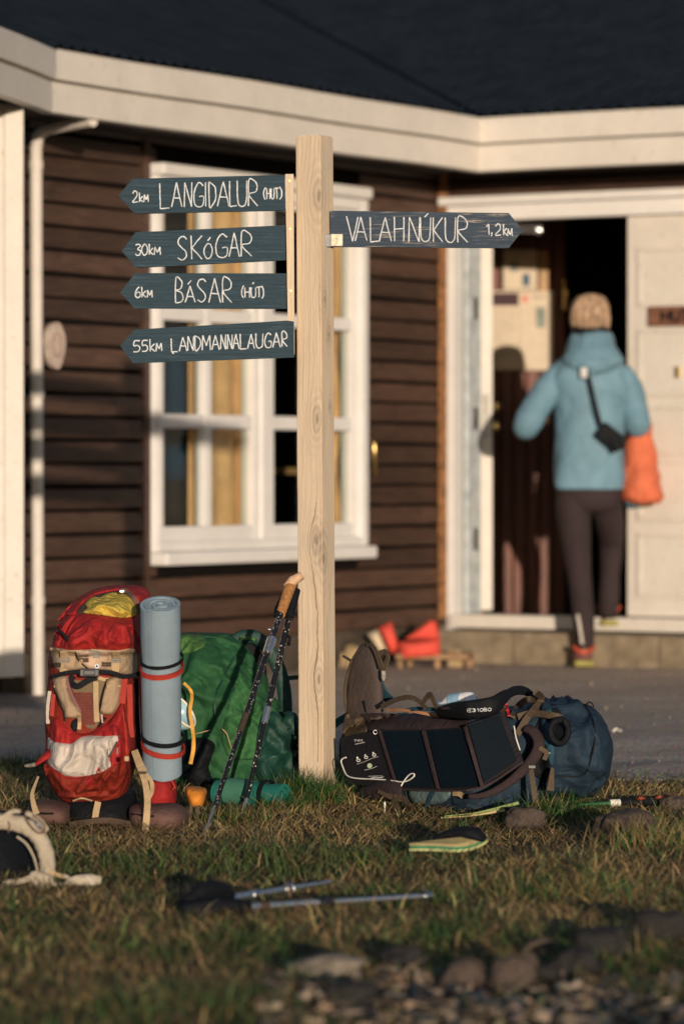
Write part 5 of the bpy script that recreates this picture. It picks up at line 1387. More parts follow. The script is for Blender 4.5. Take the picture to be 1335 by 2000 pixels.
# ------------------------------------------------------------------ beige pack at the left edge
bg_ = thing('backpack', G(20, 1738), 'cream backpack harness lying in the grass at the left picture edge', 'backpack', 'backpacks around the signpost')
M_CREAMF = fabric('cream_canvas', (.42, .36, .27), .85, wrinkle=.006, ws=24)
S5_ = Surf()
part_vf('pack_body', S5_.add(blob([(1590, -120, 30, 8.1, 8.3), (1604, -160, 62, 8.02, 8.38), (1650, -190, 72, 7.98, 8.4), (1700, -190, 74, 7.97, 8.4), (1722, -170, 60, 8.0, 8.36)], 30, 40, ex=2.6, amp=.008, f=8, seed=33)), M_BLACK, bg_)
zh = zx(0, 1560, 6.357)
arc = catmull([(-60, 1614, 7.97), (-20, 1606, 7.96), (20, 1606, 7.95), (55, 1616, 7.945), (78, 1638, 7.94), (91, 1670, 7.93), (93, 1702, 7.925), (84, 1728, 7.92)], 5)
mb = MB(); mb.tube([P(*p) for p in arc], [.0175 + .0012 * math.sin(i * 2.1) for i in range(len(arc))], 14, flat=.75, up=Vector((0, 1, 0)))
part_vf('shoulder_strap', S5_.add((mb.v, mb.f)), M_CREAMF, bg_)
strap([(52, 1588, 7.93), (62, 1592, 7.925), (80, 1604, 7.92), (93, 1622, 7.92)], 9, None, th=.006).build('strap_edge', M_CREAMF, bg_)
mb = MB(); mb.tube([P(x, y, 7.912) for x, y in catmull([(50, 1592), (54, 1604), (62, 1616), (74, 1626), (84, 1626), (88, 1616), (80, 1604), (64, 1592)], 4)], .0022, 7); mb.build('cord_loop', M_BROWN, bg_, True)
strap([(60, 1594), (72, 1606), (82, 1620)], 9, S5_, 7.93, .006).build('grey_tab', plain('grey_tab', (.25, .25, .25), .6), bg_)
for p in ([(-5, 1600), (8, 1596), (18, 1588), (30, 1584), (40, 1585)],):
    strap([(x, y, 7.93) for x, y in p], (9, 7), None, th=.006).build('webbing_strap', M_CREAMF, bg_)
strap([(17, 1604, 7.925), (19, 1614, 7.925), (17, 1626, 7.925)], 3, None).build('stitched_band', M_BROWN, bg_)
strap([(34, 1634, 7.93), (52, 1648, 7.925), (66, 1672, 7.92), (74, 1700, 7.92)], 3.5, None, th=.004).build('piping', M_CREAMF, bg_)
strap([(75, 1704, 7.91), (60, 1714, 7.9), (35, 1722, 7.9), (12, 1724, 7.9), (6, 1734, 7.9), (4, 1745, 7.9)], (11, 8), None, th=.004).build('webbing_strap', M_CREAMF, bg_)
strap([(96, 1702, 7.91), (112, 1708, 7.91), (132, 1714, 7.9)], 7, None).build('webbing_strap', M_WEB, bg_)
mb = MB(); mb.tube([P(x, y, 7.88) for x, y in catmull([(98, 1716), (104, 1726), (116, 1728), (130, 1724), (134, 1714), (124, 1710)], 4)], .0035, 8); mb.build('ring', M_CREAMF, bg_, True)
cl = MB(); cl.tube([P(x, y, 7.87) for x, y in ((132, 1722), (150, 1720), (172, 1718), (198, 1720))], [.007, .011, .012, .009], 10, flat=.6, up=Vector((0, 1, 0))); cl.build('clip', M_CREAMF, bg_, True)
hoopm = MB(); hoopm.tube([P(x, y, 7.862) for x, y in ((166, 1710), (174, 1716), (178, 1726), (186, 1726))], .003, 6); hoopm.build('clip_bar', M_PALE, bg_, True)
part_vf('belt_flap', (lambda m: (m.v, m.f))(MB().tube([P(x, y, 7.91) for x, y in ((58, 1712), (76, 1718), (96, 1722), (106, 1726))], [.012, .018, .015, .006], 10, flat=.5, up=Vector((0, 1, 0)))), M_CREAMF, bg_)

# ------------------------------------------------------------------ low bench with red seat cushions by the wall
bn = thing('low_bench', G(800, 1308), 'small low wooden bench with a tilted red back rest by the wall', 'bench')
BD = 16.62
M_CORAL = fabric('coral_red_cloth', (.62, .075, .05), .8)
M_TWOOD = plain('worn_bench_wood', (.26, .15, .075), .7, var=.35, scale=14)
mb = MB(); a, b = P(772, 1288, BD), P(926, 1277, BD - .02); mb.box((a + b) / 2 + Vector((0, .1, 0)), ((b - a).length, .22, .025), bev=.004); mb.build('seat_board', M_TWOOD, bn)
for x, y0, y1, dd in ((781, 1290, 1314, 0), (854, 1285, 1307, .02), (918, 1280, 1306, -.02), (800, 1288, 1303, .2), (905, 1280, 1300, .2)):
    a, b = P(x, y1, BD + dd), P(x, y0, BD + dd); a.z = 0
    MB().box(((a.x + b.x) / 2, BD + dd + .012, b.z / 2), (.024, .024, b.z), bev=.003).build('leg', M_TWOOD, bn)
def cushion(quad, D, th, label, m=M_CORAL):
    g_ = [P(x, y, D) for x, y in quad]
    o = thing('seat_cushion', (g_[0] + g_[2]) / 2, label, 'cushion', 'red cushions on the low bench')
    n = 10; vs = []; fs = []
    for sgn in (-1, 1):
        for j in range(n + 1):
            for i in range(n + 1):
                u, v = i / n, j / n
                p = g_[0] * (1 - u) * (1 - v) + g_[1] * u * (1 - v) + g_[2] * u * v + g_[3] * (1 - u) * v
                bul = (1 - (2 * u - 1) ** 4) * (1 - (2 * v - 1) ** 4)
                vs.append(p + Vector((0, sgn * th * (.25 + .75 * bul), 0)))
    N = (n + 1) ** 2
    for k in (0, N):
        for j in range(n):
            for i in range(n): fs.append((k + j * (n + 1) + i, k + j * (n + 1) + i + 1, k + (j + 1) * (n + 1) + i + 1, k + (j + 1) * (n + 1) + i))
    rim = [i for i in range(n + 1)] + [(j + 1) * (n + 1) - 1 for j in range(1, n + 1)] + [n * (n + 1) + i for i in range(n - 1, -1, -1)] + [j * (n + 1) for j in range(n - 1, 0, -1)]
    for i in range(len(rim)): a, b = rim[i], rim[(i + 1) % len(rim)]; fs.append((a, b, b + N, a + N))
    obj('cushion_cover', vs, fs, m, o, True)
    return o
cushion([(738, 1226), (764, 1214), (782, 1270), (762, 1278)], BD + .06, .05, 'upright red cushion leaning at the left end of the low bench')
cushion([(776, 1254), (858, 1248), (860, 1282), (780, 1288)], BD + .01, .06, 'flat red cushion lying along the front of the low bench')
cushion([(790, 1248), (840, 1210), (852, 1214), (860, 1252)], BD + .09, .04, 'tilted triangular red cushion at the right of the low bench')
cushion([(716, 1238), (738, 1228), (756, 1272), (742, 1278)], BD + .1, .05, 'cream cushion behind the upright red one on the bench', fabric('cream_cushion', (.55, .46, .32), .85))

# ------------------------------------------------------------------ things on the hut
ws = thing('wood_slice', P(103, 672, 14.7), 'round pale wood slice hanging beside the downpipe', 'wood slice')
c = on_plane(103, 674, W1(0, 0, .035), N1)
fs_ = []; vs_ = []
for off in (0, .02):
    for k in range(30):
        t = 2 * math.pi * k / 30; r = 1 + .04 * math.sin(3 * t) + .03 * math.sin(5 * t + 1)
        vs_.append(c + U1 * (math.cos(t) * .058 * r) + ZV * (math.sin(t) * .09 * r) + N1 * off)
obj('slice_disc', vs_, [tuple(range(30)), tuple(range(30, 60))] + [(i, (i + 1) % 30, 30 + (i + 1) % 30, 30 + i) for i in range(30)], plain('pale_end_grain', (.5, .4, .34), .8, var=.3, scale=30), ws)
mb = MB(); mb.tube([c + N1 * .021 + U1 * (math.cos(t) * .03) + ZV * (math.sin(t) * .045) for t in np.linspace(0, 6.28, 20)], .003, 6); mb.build('growth_ring', plain('ring_brown', (.3, .2, .14), .8), ws)
ds = thing('door_sign', W2(s2(1300), z2(1300, 617), 0), 'brown wooden sign with dark letters on the closed door leaf', 'sign')
za, zb2 = z2(1300, 637), z2(1300, 598)
mb = MB(); wb2(mb, s2(1266), s2(1266) + .30, za, zb2, -.002, .012, .003); mb.build('sign_board', plain('brown_sign_wood', (.17, .075, .045), .6, var=.3, scale=12, stretch=(1, 1, 8)), ds)
for ch, x0, x1 in (('H', 1293, 1308), ('U', 1314, 1328), ('T', 1333, 1346)):
    mb = MB()
    for st_ in GL[ch]:
        pts = [W2(s2(x0) + x * (s2(x1) - s2(x0)), za + (.22 + y * .56) * (zb2 - za), .0135) for x, y in st_]
        mb.ribbon(pts, [ (pts[min(i + 1, len(pts) - 1)] - pts[max(i - 1, 0)]).cross(N2) for i in range(len(pts))], .006, .002)
    mb.build('letter', M_BLACK, ds)
PB = 18.735
def poster(x0, y0, x1, y1, label, bits):
    o = thing('poster', P((x0 + x1) / 2, (y0 + y1) / 2, PB), label, 'poster', 'posters on the inner wall')
    pbox(x0, y0, x1, y1, PB, .006, 0).build('sheet', plain('paper', (.60, .50, .38), .8, var=.08), o)
    for (a, b, c, d, m) in bits: pbox(a, b, c, d, PB - .002, .0015, 0).build('printed_block', m, o)
M_INK = plain('dark_print', (.06, .03, .035), .8); M_GINK = plain('grey_green_print', (.22, .25, .22), .8); M_PINK = plain('pink_print', (.55, .2, .14), .8); M_BINK = plain('blue_print', (.03, .10, .16), .8); M_LINE = plain('faint_text', (.40, .33, .26), .8)
poster(982, 488, 1048, 566, 'small poster with blue print, upper on the inner wall', [(1020, 535, 1033, 558, M_BINK), (995, 510, 1012, 530, M_GINK), (1000, 497, 1036, 501, M_LINE)])
poster(936, 568, 1080, 723, 'large notice sheet with dark header, lower on the inner wall', [(950, 572, 1012, 597, M_INK), (1018, 578, 1030, 590, M_PINK), (1038, 578, 1066, 583, M_LINE), (1046, 600, 1064, 640, M_GINK), (1013, 598, 1014.5, 722, M_LINE)] + [(945, 606 + i * 12, 1005, 609 + i * 12, M_LINE) for i in range(8)])

# ------------------------------------------------------------------ person walking in
SKIN = plain('skin', (.45, .27, .19), .55, .4)
M_JACK = fabric('light_blue_shell', (.135, .25, .325), .65, .3, wrinkle=.005, ws=9)
M_TROU = fabric('dark_plum_trousers', (.030, .019, .021), .8)
M_HAIR = plain('grey_blond_hair', (.40, .27, .17), .6, .35, var=.6, scale=60, stretch=(1, 1, .35), bump=.006, bscale=110)
M_HAIR2 = plain('dark_blond_hair', (.16, .095, .055), .6, .35, var=.5, scale=60)
ps = thing('person', G(1145, 1303), 'person in a light blue hooded jacket and dark trousers entering the doorway', 'person')
HD = 16.75
J = {'pelvis': (1148, 960, HD), 'waist': (1148, 880, HD), 'chest': (1150, 770, HD + .02), 'neck': (1152, 680, HD + .03), 'head': (1152, 635, HD + .06), 'crown': (1152, 596, HD + .06),
     'shL': (1092, 735, HD), 'elL': (1030, 830, HD - .03), 'wrL': (1032, 824, HD + .16), 'haL': (1032, 820, HD + .26),
     'shR': (1212, 735, HD), 'elR': (1242, 832, HD - .05), 'wrR': (1236, 822, HD + .16), 'haR': (1232, 818, HD + .24),
     'hipL': (1120, 975, HD + .01), 'knL': (1130, 1120, HD + .02), 'anL': (1140, 1272, HD - .09), 'toL': (1142, 1296, HD + .04),
     'hipR': (1183, 975, HD + .04), 'knR': (1193, 1066, HD + .19), 'anR': (1187, 1195, HD + .22), 'toR': (1186, 1212, HD + .36)}
def skin(name, joints, edges, rad, m, parent, root, sub=2):
    idx = {k: i for i, k in enumerate(joints)}
    off = ROOT[parent.name]
    me = bpy.data.meshes.new(name); me.from_pydata([tuple(P(*J[k]) - off) for k in joints], [(idx[a], idx[b]) for a, b in edges], [])
    o = bpy.data.objects.new(name, me); col.objects.link(o); o.parent = parent; ROOT[o.name] = off
    o.modifiers.new('skin', 'SKIN').use_smooth_shade = True
    for k in joints:
        sv = me.skin_vertices[0].data[idx[k]]; sv.radius = rad[k] if hasattr(rad[k], '__len__') else (rad[k], rad[k])
        sv.use_root = (k == root)
    s_ = o.modifiers.new('sub', 'SUBSURF'); s_.levels = s_.render_levels = sub
    me.materials.append(m)
    return o
skin('body', list(J), [('pelvis', 'waist'), ('waist', 'chest'), ('chest', 'neck'), ('neck', 'head'), ('head', 'crown'), ('chest', 'shL'), ('shL', 'elL'), ('elL', 'wrL'), ('wrL', 'haL'), ('chest', 'shR'), ('shR', 'elR'), ('elR', 'wrR'), ('wrR', 'haR'),
     ('pelvis', 'hipL'), ('hipL', 'knL'), ('knL', 'anL'), ('anL', 'toL'), ('pelvis', 'hipR'), ('hipR', 'knR'), ('knR', 'anR'), ('anR', 'toR')],
     {'pelvis': .07, 'waist': .08, 'chest': .11, 'neck': .05, 'head': .078, 'crown': .06, 'shL': .04, 'elL': .026, 'wrL': .022, 'haL': .032, 'shR': .04, 'elR': .026, 'wrR': .022, 'haR': .032, 'hipL': .040, 'knL': .028, 'anL': .022, 'toL': .022, 'hipR': .040, 'knR': .026, 'anR': .022, 'toR': .022}, SKIN, ps, 'pelvis')
# five fingers on each hand
for h, s in (('haL', -1), ('haR', 1)):
    c = P(*J[h])
    for i in range(5):
        mb = MB(); x = (i - 2) * .016
        if i == 4: pts = [c + Vector((s * -.02, .0, 0)), c + Vector((s * -.045, .02, -.01)), c + Vector((s * -.05, .045, -.015))]
        else: pts = [c + Vector((x, .02, 0)), c + Vector((x * 1.1, .06, -.012)), c + Vector((x * 1.1, .075 - abs(i - 1.5) * .006, -.04))]
        mb.tube(pts, [.009, .0085, .007], 8); mb.build('finger', SKIN, ps, True)
# jacket: trunk and sleeves
jb = blob([(668, 1128, 1176, HD - .02, HD + .10), (690, 1112, 1192, HD - .07, HD + .12), (716, 1078, 1222, HD - .10, HD + .13), (745, 1069, 1236, HD - .115, HD + .14), (800, 1083, 1226, HD - .12, HD + .15), (870, 1086, 1216, HD - .115, HD + .14), (930, 1079, 1218, HD - .12, HD + .14), (954, 1082, 1214, HD - .12, HD + .14), (957, 1092, 1206, HD - .09, HD + .11)], 48, 48, ex=2.4, amp=.012, f=7, seed=41, fold=.016)
mb = MB().add(*jb)
def limb(mb, pts, rad): 
    c = catmull([(*p, r) for p, r in zip(pts, rad)], 5); mb.tube([P(q[0], q[1], q[2]) for q in c], [q[3] + .005 * nz((i * .37, q[0] * .02, q[3] * 9), 1.0, 5) for i, q in enumerate(c)], 18)
limb(mb, [(1094, 726, HD), (1072, 758, HD - .01), (1046, 796, HD - .03), (1029, 828, HD - .05), (1026, 834, HD + .02), (1030, 826, HD + .16)], [.052, .062, .064, .060, .054, .046])
limb(mb, [(1208, 726, HD), (1228, 760, HD), (1238, 800, HD - .02), (1244, 826, HD - .04), (1242, 828, HD + .03), (1236, 820, HD + .15)], [.052, .060, .060, .056, .052, .046])
mb.build('jacket', M_JACK, ps, True)
hd = blob([(640, 1136, 1172, HD - .03, HD + .06), (650, 1118, 1188, HD - .07, HD + .10), (680, 1104, 1204, HD - .13, HD + .10), (706, 1100, 1212, HD - .15, HD + .06), (722, 1112, 1198, HD - .14, HD + .02), (734, 1140, 1172, HD - .12, HD)], 30, 36, ex=2.2, amp=.012, f=9, seed=44, fold=.018)
part_vf('hood', hd, M_JACK, ps)
part_vf('collar', blob([(628, 1116, 1184, HD - .06, HD + .12), (640, 1114, 1190, HD - .07, HD + .13), (662, 1112, 1192, HD - .06, HD + .13)], 10, 30, ex=2.2), M_BLACK, ps)
hr_ = blob([(573, 1149, 1155, HD + .03, HD + .05), (575, 1138, 1166, HD - .005, HD + .09), (582, 1124, 1180, HD - .04, HD + .13), (596, 1116, 1188, HD - .07, HD + .16), (615, 1113, 1190, HD - .08, HD + .165), (634, 1114, 1190, HD - .07, HD + .13), (646, 1122, 1186, HD - .05, HD + .10)], 30, 36, ex=2.1, amp=.006, f=30, seed=45)
part_vf('hair', hr_, M_HAIR, ps)
HS = Surf(); HS.add(hr_)
for i in range(26):                              # locks combed down from the crown
    a = -1.25 + 2.5 * i / 25; x = 1151 + 38 * math.sin(a); j = random.uniform(-2, 2)
    strap([(1151 + 8 * math.sin(a), 578 + abs(j)), (1151 + 26 * math.sin(a), 592), (x + j * .5, 614), (x * .96 + 1151 * .04 + j, 640)], (7, 4), HS, HD - .05, .004 + .003 * (i % 3), .006, 4).build('hair_lock', M_HAIR if i % 3 else M_HAIR2, ps)
part_vf('logo', (lambda m: (m.v, m.f))(pbox(1133, 718, 1146, 738, HD - .165, .004, .001)), plain('pale_logo', (.5, .5, .5), .7), ps)
# face turned to the doorway
hc = P(1152, 616, HD + .05)
part_vf('nose', (lambda m: (m.v, m.f))(MB().tube([hc + Vector((0, .10, .01)), hc + Vector((0, .125, -.015)), hc + Vector((0, .11, -.03))], [.008, .014, .012], 8)), SKIN, ps)
for s in (-1, 1):
    MB().tube([hc + Vector((s * .032, .098, .012)), hc + Vector((s * .032, .107, .012))], .011, 8).build('eye', plain('eye', (.05, .05, .05), .3), ps, True)
    MB().tube([hc + Vector((s * .074, .03, .015)), hc + Vector((s * .078, .025, -.01)), hc + Vector((s * .074, .03, -.035))], [.008, .012, .008], 8).build('ear', SKIN, ps, True)
MB().tube([hc + Vector((-.022, .1, -.05)), hc + Vector((0, .108, -.052)), hc + Vector((.022, .1, -.05))], [.003, .006, .003], 8).build('mouth', plain('lips', (.35, .12, .1), .5), ps, True)
# trousers
mb = MB()
limb(mb, [(1120, 930, HD), (1119, 985, HD + .01), (1123, 1050, HD + .02), (1130, 1120, HD + .02), (1138, 1200, HD - .03), (1143, 1270, HD - .08)], [.075, .078, .068, .052, .050, .040])
limb(mb, [(1180, 930, HD), (1184, 985, HD + .05), (1192, 1036, HD + .15), (1193, 1072, HD + .20), (1190, 1140, HD + .20), (1187, 1205, HD + .22)], [.072, .070, .058, .050, .045, .040])
mb.add(*blob([(915, 1086, 1212, HD - .07, HD + .12), (950, 1084, 1214, HD - .085, HD + .12), (985, 1090, 1212, HD - .075, HD + .12), (1000, 1106, 1196, HD - .05, HD + .09)], 14, 30, ex=2.4)); mb.build('trousers', M_TROU, ps, True)
strap([(1127, 1200, HD - .10), (1133, 1235, HD - .12), (1136, 1258, HD - .14)], 6, None).build('gaiter_flash', M_PALE, ps)
for x, y, d, sx in ((1139, 1301, HD - .10, 1), (1190, 1222, HD + .22, 1)):
    mb = MB(); b = P(x, y, d); z0_ = b.z
    mb.tube([b + Vector((0, .0, .045)), b + Vector((0, .08, .045)), b + Vector((-.005, .17, .03)), b + Vector((-.005, .21, .022))], [.04, .044, .04, .02], 14, flat=1.0); sh_ = mb.build('shoe', plain('brown_shoe', (.14, .06, .05), .7), ps, True)
    mb = MB(); mb.box(b + Vector((0, .09, .012)), (.085, .25, .026), bev=.012); mb.build('sole', plain('lime_sole', (.28, .25, .06), .6), sh_)
    mb = MB(); mb.tube([b + Vector((math.cos(t) * .044, math.sin(t) * .05 + .02, .072 + .012 * math.cos(t * 2))) for t in np.linspace(0, 2 * math.pi, 17)], .009, 8); mb.build('collar', plain('orange_collar', (.45, .07, .03), .6), sh_, True)
# camera slung on the back
cm = thing('slung_camera', P(1190, 860, HD - .15), 'black camera hanging on a strap across the blue jacket', 'camera')
CD = HD - .165
strap([(1143, 718, CD + .02), (1152, 752, CD + .01), (1162, 795, CD), (1172, 832, CD)], 9, None).build('strap', M_BLACK, cm)
mb = MB(); a = P(1190, 852, CD); axr = Matrix.Rotation(R(38), 3, 'Y')
mb.box(a, (.115, .06, .075), tuple(axr @ v for v in (Vector((1, 0, 0)), Vector((0, 1, 0)), Vector((0, 0, 1)))), .012); mb.build('camera_body', M_BLACK, cm, True, 40)
mb = MB(); b = P(1203, 868, CD); mb.tube([a, b + Vector((.0, -.01, -.0)), P(1208, 880, CD - .01)], [.034, .034, .03], 16); mb.build('lens', M_BLACK, cm, True, 40)
mb = MB(); mb.box(P(1182, 836, CD), (.035, .04, .03), tuple(axr @ v for v in (Vector((1, 0, 0)), Vector((0, 1, 0)), Vector((0, 0, 1)))), .006); mb.build('viewfinder', M_BLACK, cm)
# orange bag on the arm
ob = thing('orange_bag', P(1254, 984, HD + .02), 'orange cloth bag hanging from the right arm of the person', 'bag')
M_OBAG = fabric('bright_orange_cloth', (.62, .15, .07), .7, wrinkle=.012, ws=10)
obv = blob([(826, 1224, 1268, HD + .03, HD + .11), (850, 1223, 1272, HD - .01, HD + .13), (900, 1217, 1282, HD - .05, HD + .15), (950, 1211, 1292, HD - .07, HD + .16), (974, 1213, 1295, HD - .06, HD + .15), (984, 1224, 1286, HD - .02, HD + .1)], 40, 40, ex=2.3, amp=.012, f=8, seed=47, fold=.016)
part_vf('bag_body', obv, M_OBAG, ob)
strap([(1226, 832, HD - .01), (1232, 812, HD - .02), (1244, 806, HD + .0), (1256, 812, HD + .02), (1266, 832, HD + .03)], 8, None, th=.006).build('handle', M_OBAG, ob)
strap([(1222, 980, HD), (1232, 990, HD), (1246, 986, HD)], 8, None, th=.006).build('blue_tag', M_BLUE2, ob)
# ------------------------------------------------------------------ stones
def mat_stone(name, c):
    t = NT(name, .9, .25)
    v = t.coords()
    a = t.noise(v, 14, 8, .7); b = t.noise(v, 120, 4, .6)
    q = t.ramp(a, [(.3, tuple(x * .55 for x in c)), (.5, c), (.72, tuple(min(1, x * 1.5) for x in c))])
    t.col(t.mix(.3, q, t.ramp(b, [(.35, tuple(x * .5 for x in c)), (.65, tuple(x * 1.6 for x in c))])))
    t.bump(t.math('ADD', a, t.math('MULTIPLY', b, .3)), .008)
    return t.m
M_ST = [mat_stone('grey_brown_stone', (.075, .055, .044)), mat_stone('dark_basalt', (.024, .022, .021)), mat_stone('pale_stone', (.20, .165, .13)), mat_stone('tan_boulder', (.34, .25, .14))]
def stone(x0, x1, y0, y1, m, label, seed, depth=None, D=None, grp='stones in the grass'):
    base = P((x0 + x1) / 2, y1, D) if D else G((x0 + x1) / 2, y1 - 2)
    D0 = base.y; w = (x1 - x0) / FPX * D0; h = (y1 - y0) / FPX * D0 * 1.12
    dp = depth or w * .75
    bm = bmesh.new(); bmesh.ops.create_icosphere(bm, subdivisions=4, radius=1)
    for v in bm.verts:
        n_ = v.co.normalized(); p = n_ * (1 + .34 * nz(n_, 1.2, seed) + .20 * nz(n_, 2.4, seed + 1) + .05 * nz(n_, 6, seed + 2))
        v.co = Vector((p.x * w / 2, p.y * dp / 2, (p.z - .25 * max(0, p.z) ** 2) * h * .62))
    me = bpy.data.meshes.new('stone'); bm.to_mesh(me); bm.free(); me.shade_smooth(); me.materials.append(m)
    o = bpy.data.objects.new('stone', me); col.objects.link(o)
    o.location = (base.x, D0 + dp * .45, ground_h(base.x, D0) + h * .44); o.rotation_euler.z = seed * .7 % .5
    return tag(o, label, 'stone', grp)
for i, s_ in enumerate([
    (556, 722, 1878, 1936, 2, 'pale flat oblong stone in the foreground, lightest of all the stones'),
    (1160, 1296, 1580, 1652, 0, 'large brown rounded stone at the right edge below the dark trekking pole'),
    (986, 1064, 1574, 1620, 0, 'rounded brown stone in front of the blue backpack'),
    (1064, 1118, 1545, 1582, 0, 'small grey stone touching the blue backpack lid behind grass tuft'),
    (745, 832, 1846, 1908, 1, 'dark angular stone just right of the pale flat stone'),
    (868, 952, 1876, 1938, 0, 'middle stone of the foreground row, above the wood chips'),
    (962, 1050, 1866, 1944, 0, 'largest round stone of the foreground row above the wood chips'),
    (1036, 1098, 1878, 1928, 1, 'small dark stone leaning on the largest foreground stone'),
    (1082, 1172, 1848, 1908, 1, 'dark stone second from right in the foreground row'),
    (1124, 1236, 1812, 1882, 1, 'broad black stone at the right of the foreground row'),
    (1236, 1345, 1782, 1852, 1, 'dark stone cut by the right picture edge'),
    (636, 742, 1938, 1990, 1, 'dark blue grey stone below the pale flat stone'),
    (1020, 1080, 1838, 1872, 0, 'small grey stone behind the foreground row'),
    (1290, 1350, 1556, 1592, 0, 'reddish brown stone behind the dark pole at the right edge')]):
    stone(*s_[:4], M_ST[s_[4]], s_[5], i * 3 + 1)
for i, s_ in enumerate([(668, 712, 1252, 1296, 'tan boulder at the foot of the wall just right of the post'), (870, 908, 1236, 1276, 'tan boulder between bench and door step'), (640, 672, 1262, 1298, 'tan boulder half hidden behind the post')]):
    stone(*s_[:4], M_ST[3], s_[4], 60 + i, None, 16.7, 'boulders along the wall')

# litter
def scrap(x, y, sz, label, seed):
    c = G(x, y); vs = []; n = 5
    for j in range(n + 1):
        for i in range(n + 1):
            u, v = (i / n - .5) * sz, (j / n - .5) * sz
            vs.append(Vector((c.x + u, c.y + v, .018 + sz * (.35 + .6 * nz((u / sz, v / sz, seed), 2.2)))))
    fs = [(j * (n + 1) + i, j * (n + 1) + i + 1, (j + 1) * (n + 1) + i + 1, (j + 1) * (n + 1) + i) for j in range(n) for i in range(n)]
    o = obj('paper_scrap', vs, fs, plain('white_paper', (.7, .66, .62), .8), None, True)
    sm = o.modifiers.new('thick', 'SOLIDIFY'); sm.thickness = .001
    tag(o, label, 'litter')
scrap(1204, 1443, .028, 'crumpled white paper scrap on the path right of the blue backpack', 3)
rd = thing('split_reed', G(940, 1596), 'green and yellow split reed lying under the blue backpack', 'reed')
for pts, m in (([(868, 1594), (930, 1588), (1012, 1568)], plain('green_reed', (.16, .22, .05), .6)), ([(860, 1597), (920, 1592), (985, 1582)], plain('straw_reed', (.4, .32, .14), .7))):
    strap([(x, y, 9.42 + .0 * x) for x, y in pts], (3, 6), None, th=.004).build('blade', m, rd)

# ------------------------------------------------------------------ grass
def blades(n, xy, h, w, lean, colr, seg=3):
    """n tapered blades; arrays: positions (n,2), height, width, lean, colour (n,3)"""
    x, y = xy[:, 0], xy[:, 1]
    z = np.array([ground_h(a, b) for a, b in xy]) - .004
    ang = rng.uniform(0, 2 * np.pi, n); la = rng.uniform(0, 2 * np.pi, n)
    V = np.zeros((n, 2 * seg + 1, 3), np.float32)
    sx, sy = np.cos(ang) * w / 2, np.sin(ang) * w / 2
    for k in range(seg + 1):
        t = k / seg
        bend = lean * h * t ** 1.7
        px_ = x + np.cos(la) * bend; py_ = y + np.sin(la) * bend; pz = z + h * t * np.sqrt(np.clip(1 - (lean * t * .55) ** 2, .12, 1))
        wt = 1 - .75 * t
        if k < seg:
            V[:, 2 * k] = np.stack([px_ - sx * wt, py_ - sy * wt, pz], 1); V[:, 2 * k + 1] = np.stack([px_ + sx * wt, py_ + sy * wt, pz], 1)
        else: V[:, 2 * seg] = np.stack([px_, py_, pz], 1)
    base = (np.arange(n) * (2 * seg + 1))[:, None]
    tri = []
    for k in range(seg - 1): tri += [[2 * k, 2 * k + 1, 2 * k + 3], [2 * k, 2 * k + 3, 2 * k + 2]]
    tri += [[2 * seg - 2, 2 * seg - 1, 2 * seg]]
    F = (base[:, :, None] + np.array(tri)[None]).reshape(-1, 3)
    C = np.repeat(colr[:, None, :], 2 * seg + 1, 1).reshape(-1, 3)
    return V.reshape(-1, 3), F, C
def big_mesh(name, V, F, C, m):
    me = bpy.data.meshes.new(name)
    me.vertices.add(len(V)); me.vertices.foreach_set('co', V.astype(np.float32).ravel())
    me.loops.add(F.size); me.loops.foreach_set('vertex_index', F.astype(np.int32).ravel())
    me.polygons.add(len(F)); me.polygons.foreach_set('loop_start', np.arange(0, F.size, F.shape[1], dtype=np.int32))
    me.update(calc_edges=True)
    at = me.color_attributes.new('tint', 'FLOAT_COLOR', 'POINT')
    at.data.foreach_set('color', np.concatenate([C, np.ones((len(C), 1))], 1).astype(np.float32).ravel())
    me.materials.append(m)
    o = bpy.data.objects.new(name, me); col.objects.link(o)
    return o
def mat_tint(name, rough=.6, trans=.25, spec=.3):
    t = NT(name, rough, spec)
    a = t.n('Attribute'); a.attribute_name = 'tint'; t.col(a.outputs['Color'])
    if trans:
        tr = t.n('BsdfTranslucent'); t.l(a.outputs['Color'], tr.inputs[0])
        mx = t.n('MixShader'); mx.inputs[0].default_value = trans
        t.l(t.b.outputs[0], mx.inputs[1]); t.l(tr.outputs[0], mx.inputs[2]); t.l(mx.outputs[0], t.t.nodes['Material Output'].inputs[0])
    return t.m
M_GRASS = mat_tint('grass_blades')
def field(n):
    out = []
    while len(out) < n:
        y = 4.6 + 7.3 * rng.random(n) ** .9; x = (rng.random(n) * 2 - 1) * (.55 + .105 * y)
        for a, b in zip(x, y):
            if b > edge_y(a) + rng.normal(0, .10): continue
            chips = b < 6.28 + .12 * math.sin(a * 9) + .1 * nz((a, b, 0), 5, 77) and a > -.02 + (6.4 - b) * .1       # bare bark patch
            if chips and rng.random() < .93: continue
            if abs(a - .19) < .3 and abs(b - 8.9) < .22 and rng.random() < .35: continue
            out.append((a, b))
    return np.array(out[:n])
NB = 170000
xy = field(NB)
dry = np.array([.55 * nz((a, b, 0), 2.1, 11) + .45 * nz((a, b, 0), 6.5, 12) for a, b in xy])
md = np.exp(-(((xy[:, 0] - .0) / .16) ** 2 + ((xy[:, 1] - 9.55) / .35) ** 2))      # straw coloured mound before the post
dry = dry + .9 * md + .18 * np.exp(-(((xy[:, 0] - .28) / .3) ** 2 + ((xy[:, 1] - 8.95) / .3) ** 2))
r_ = rng.random(NB)
isdry = r_ < np.clip(.45 + 2.1 * dry, .08, .95)
g0 = np.array([.052, .086, .024]); s0 = np.array([.44, .30, .135])
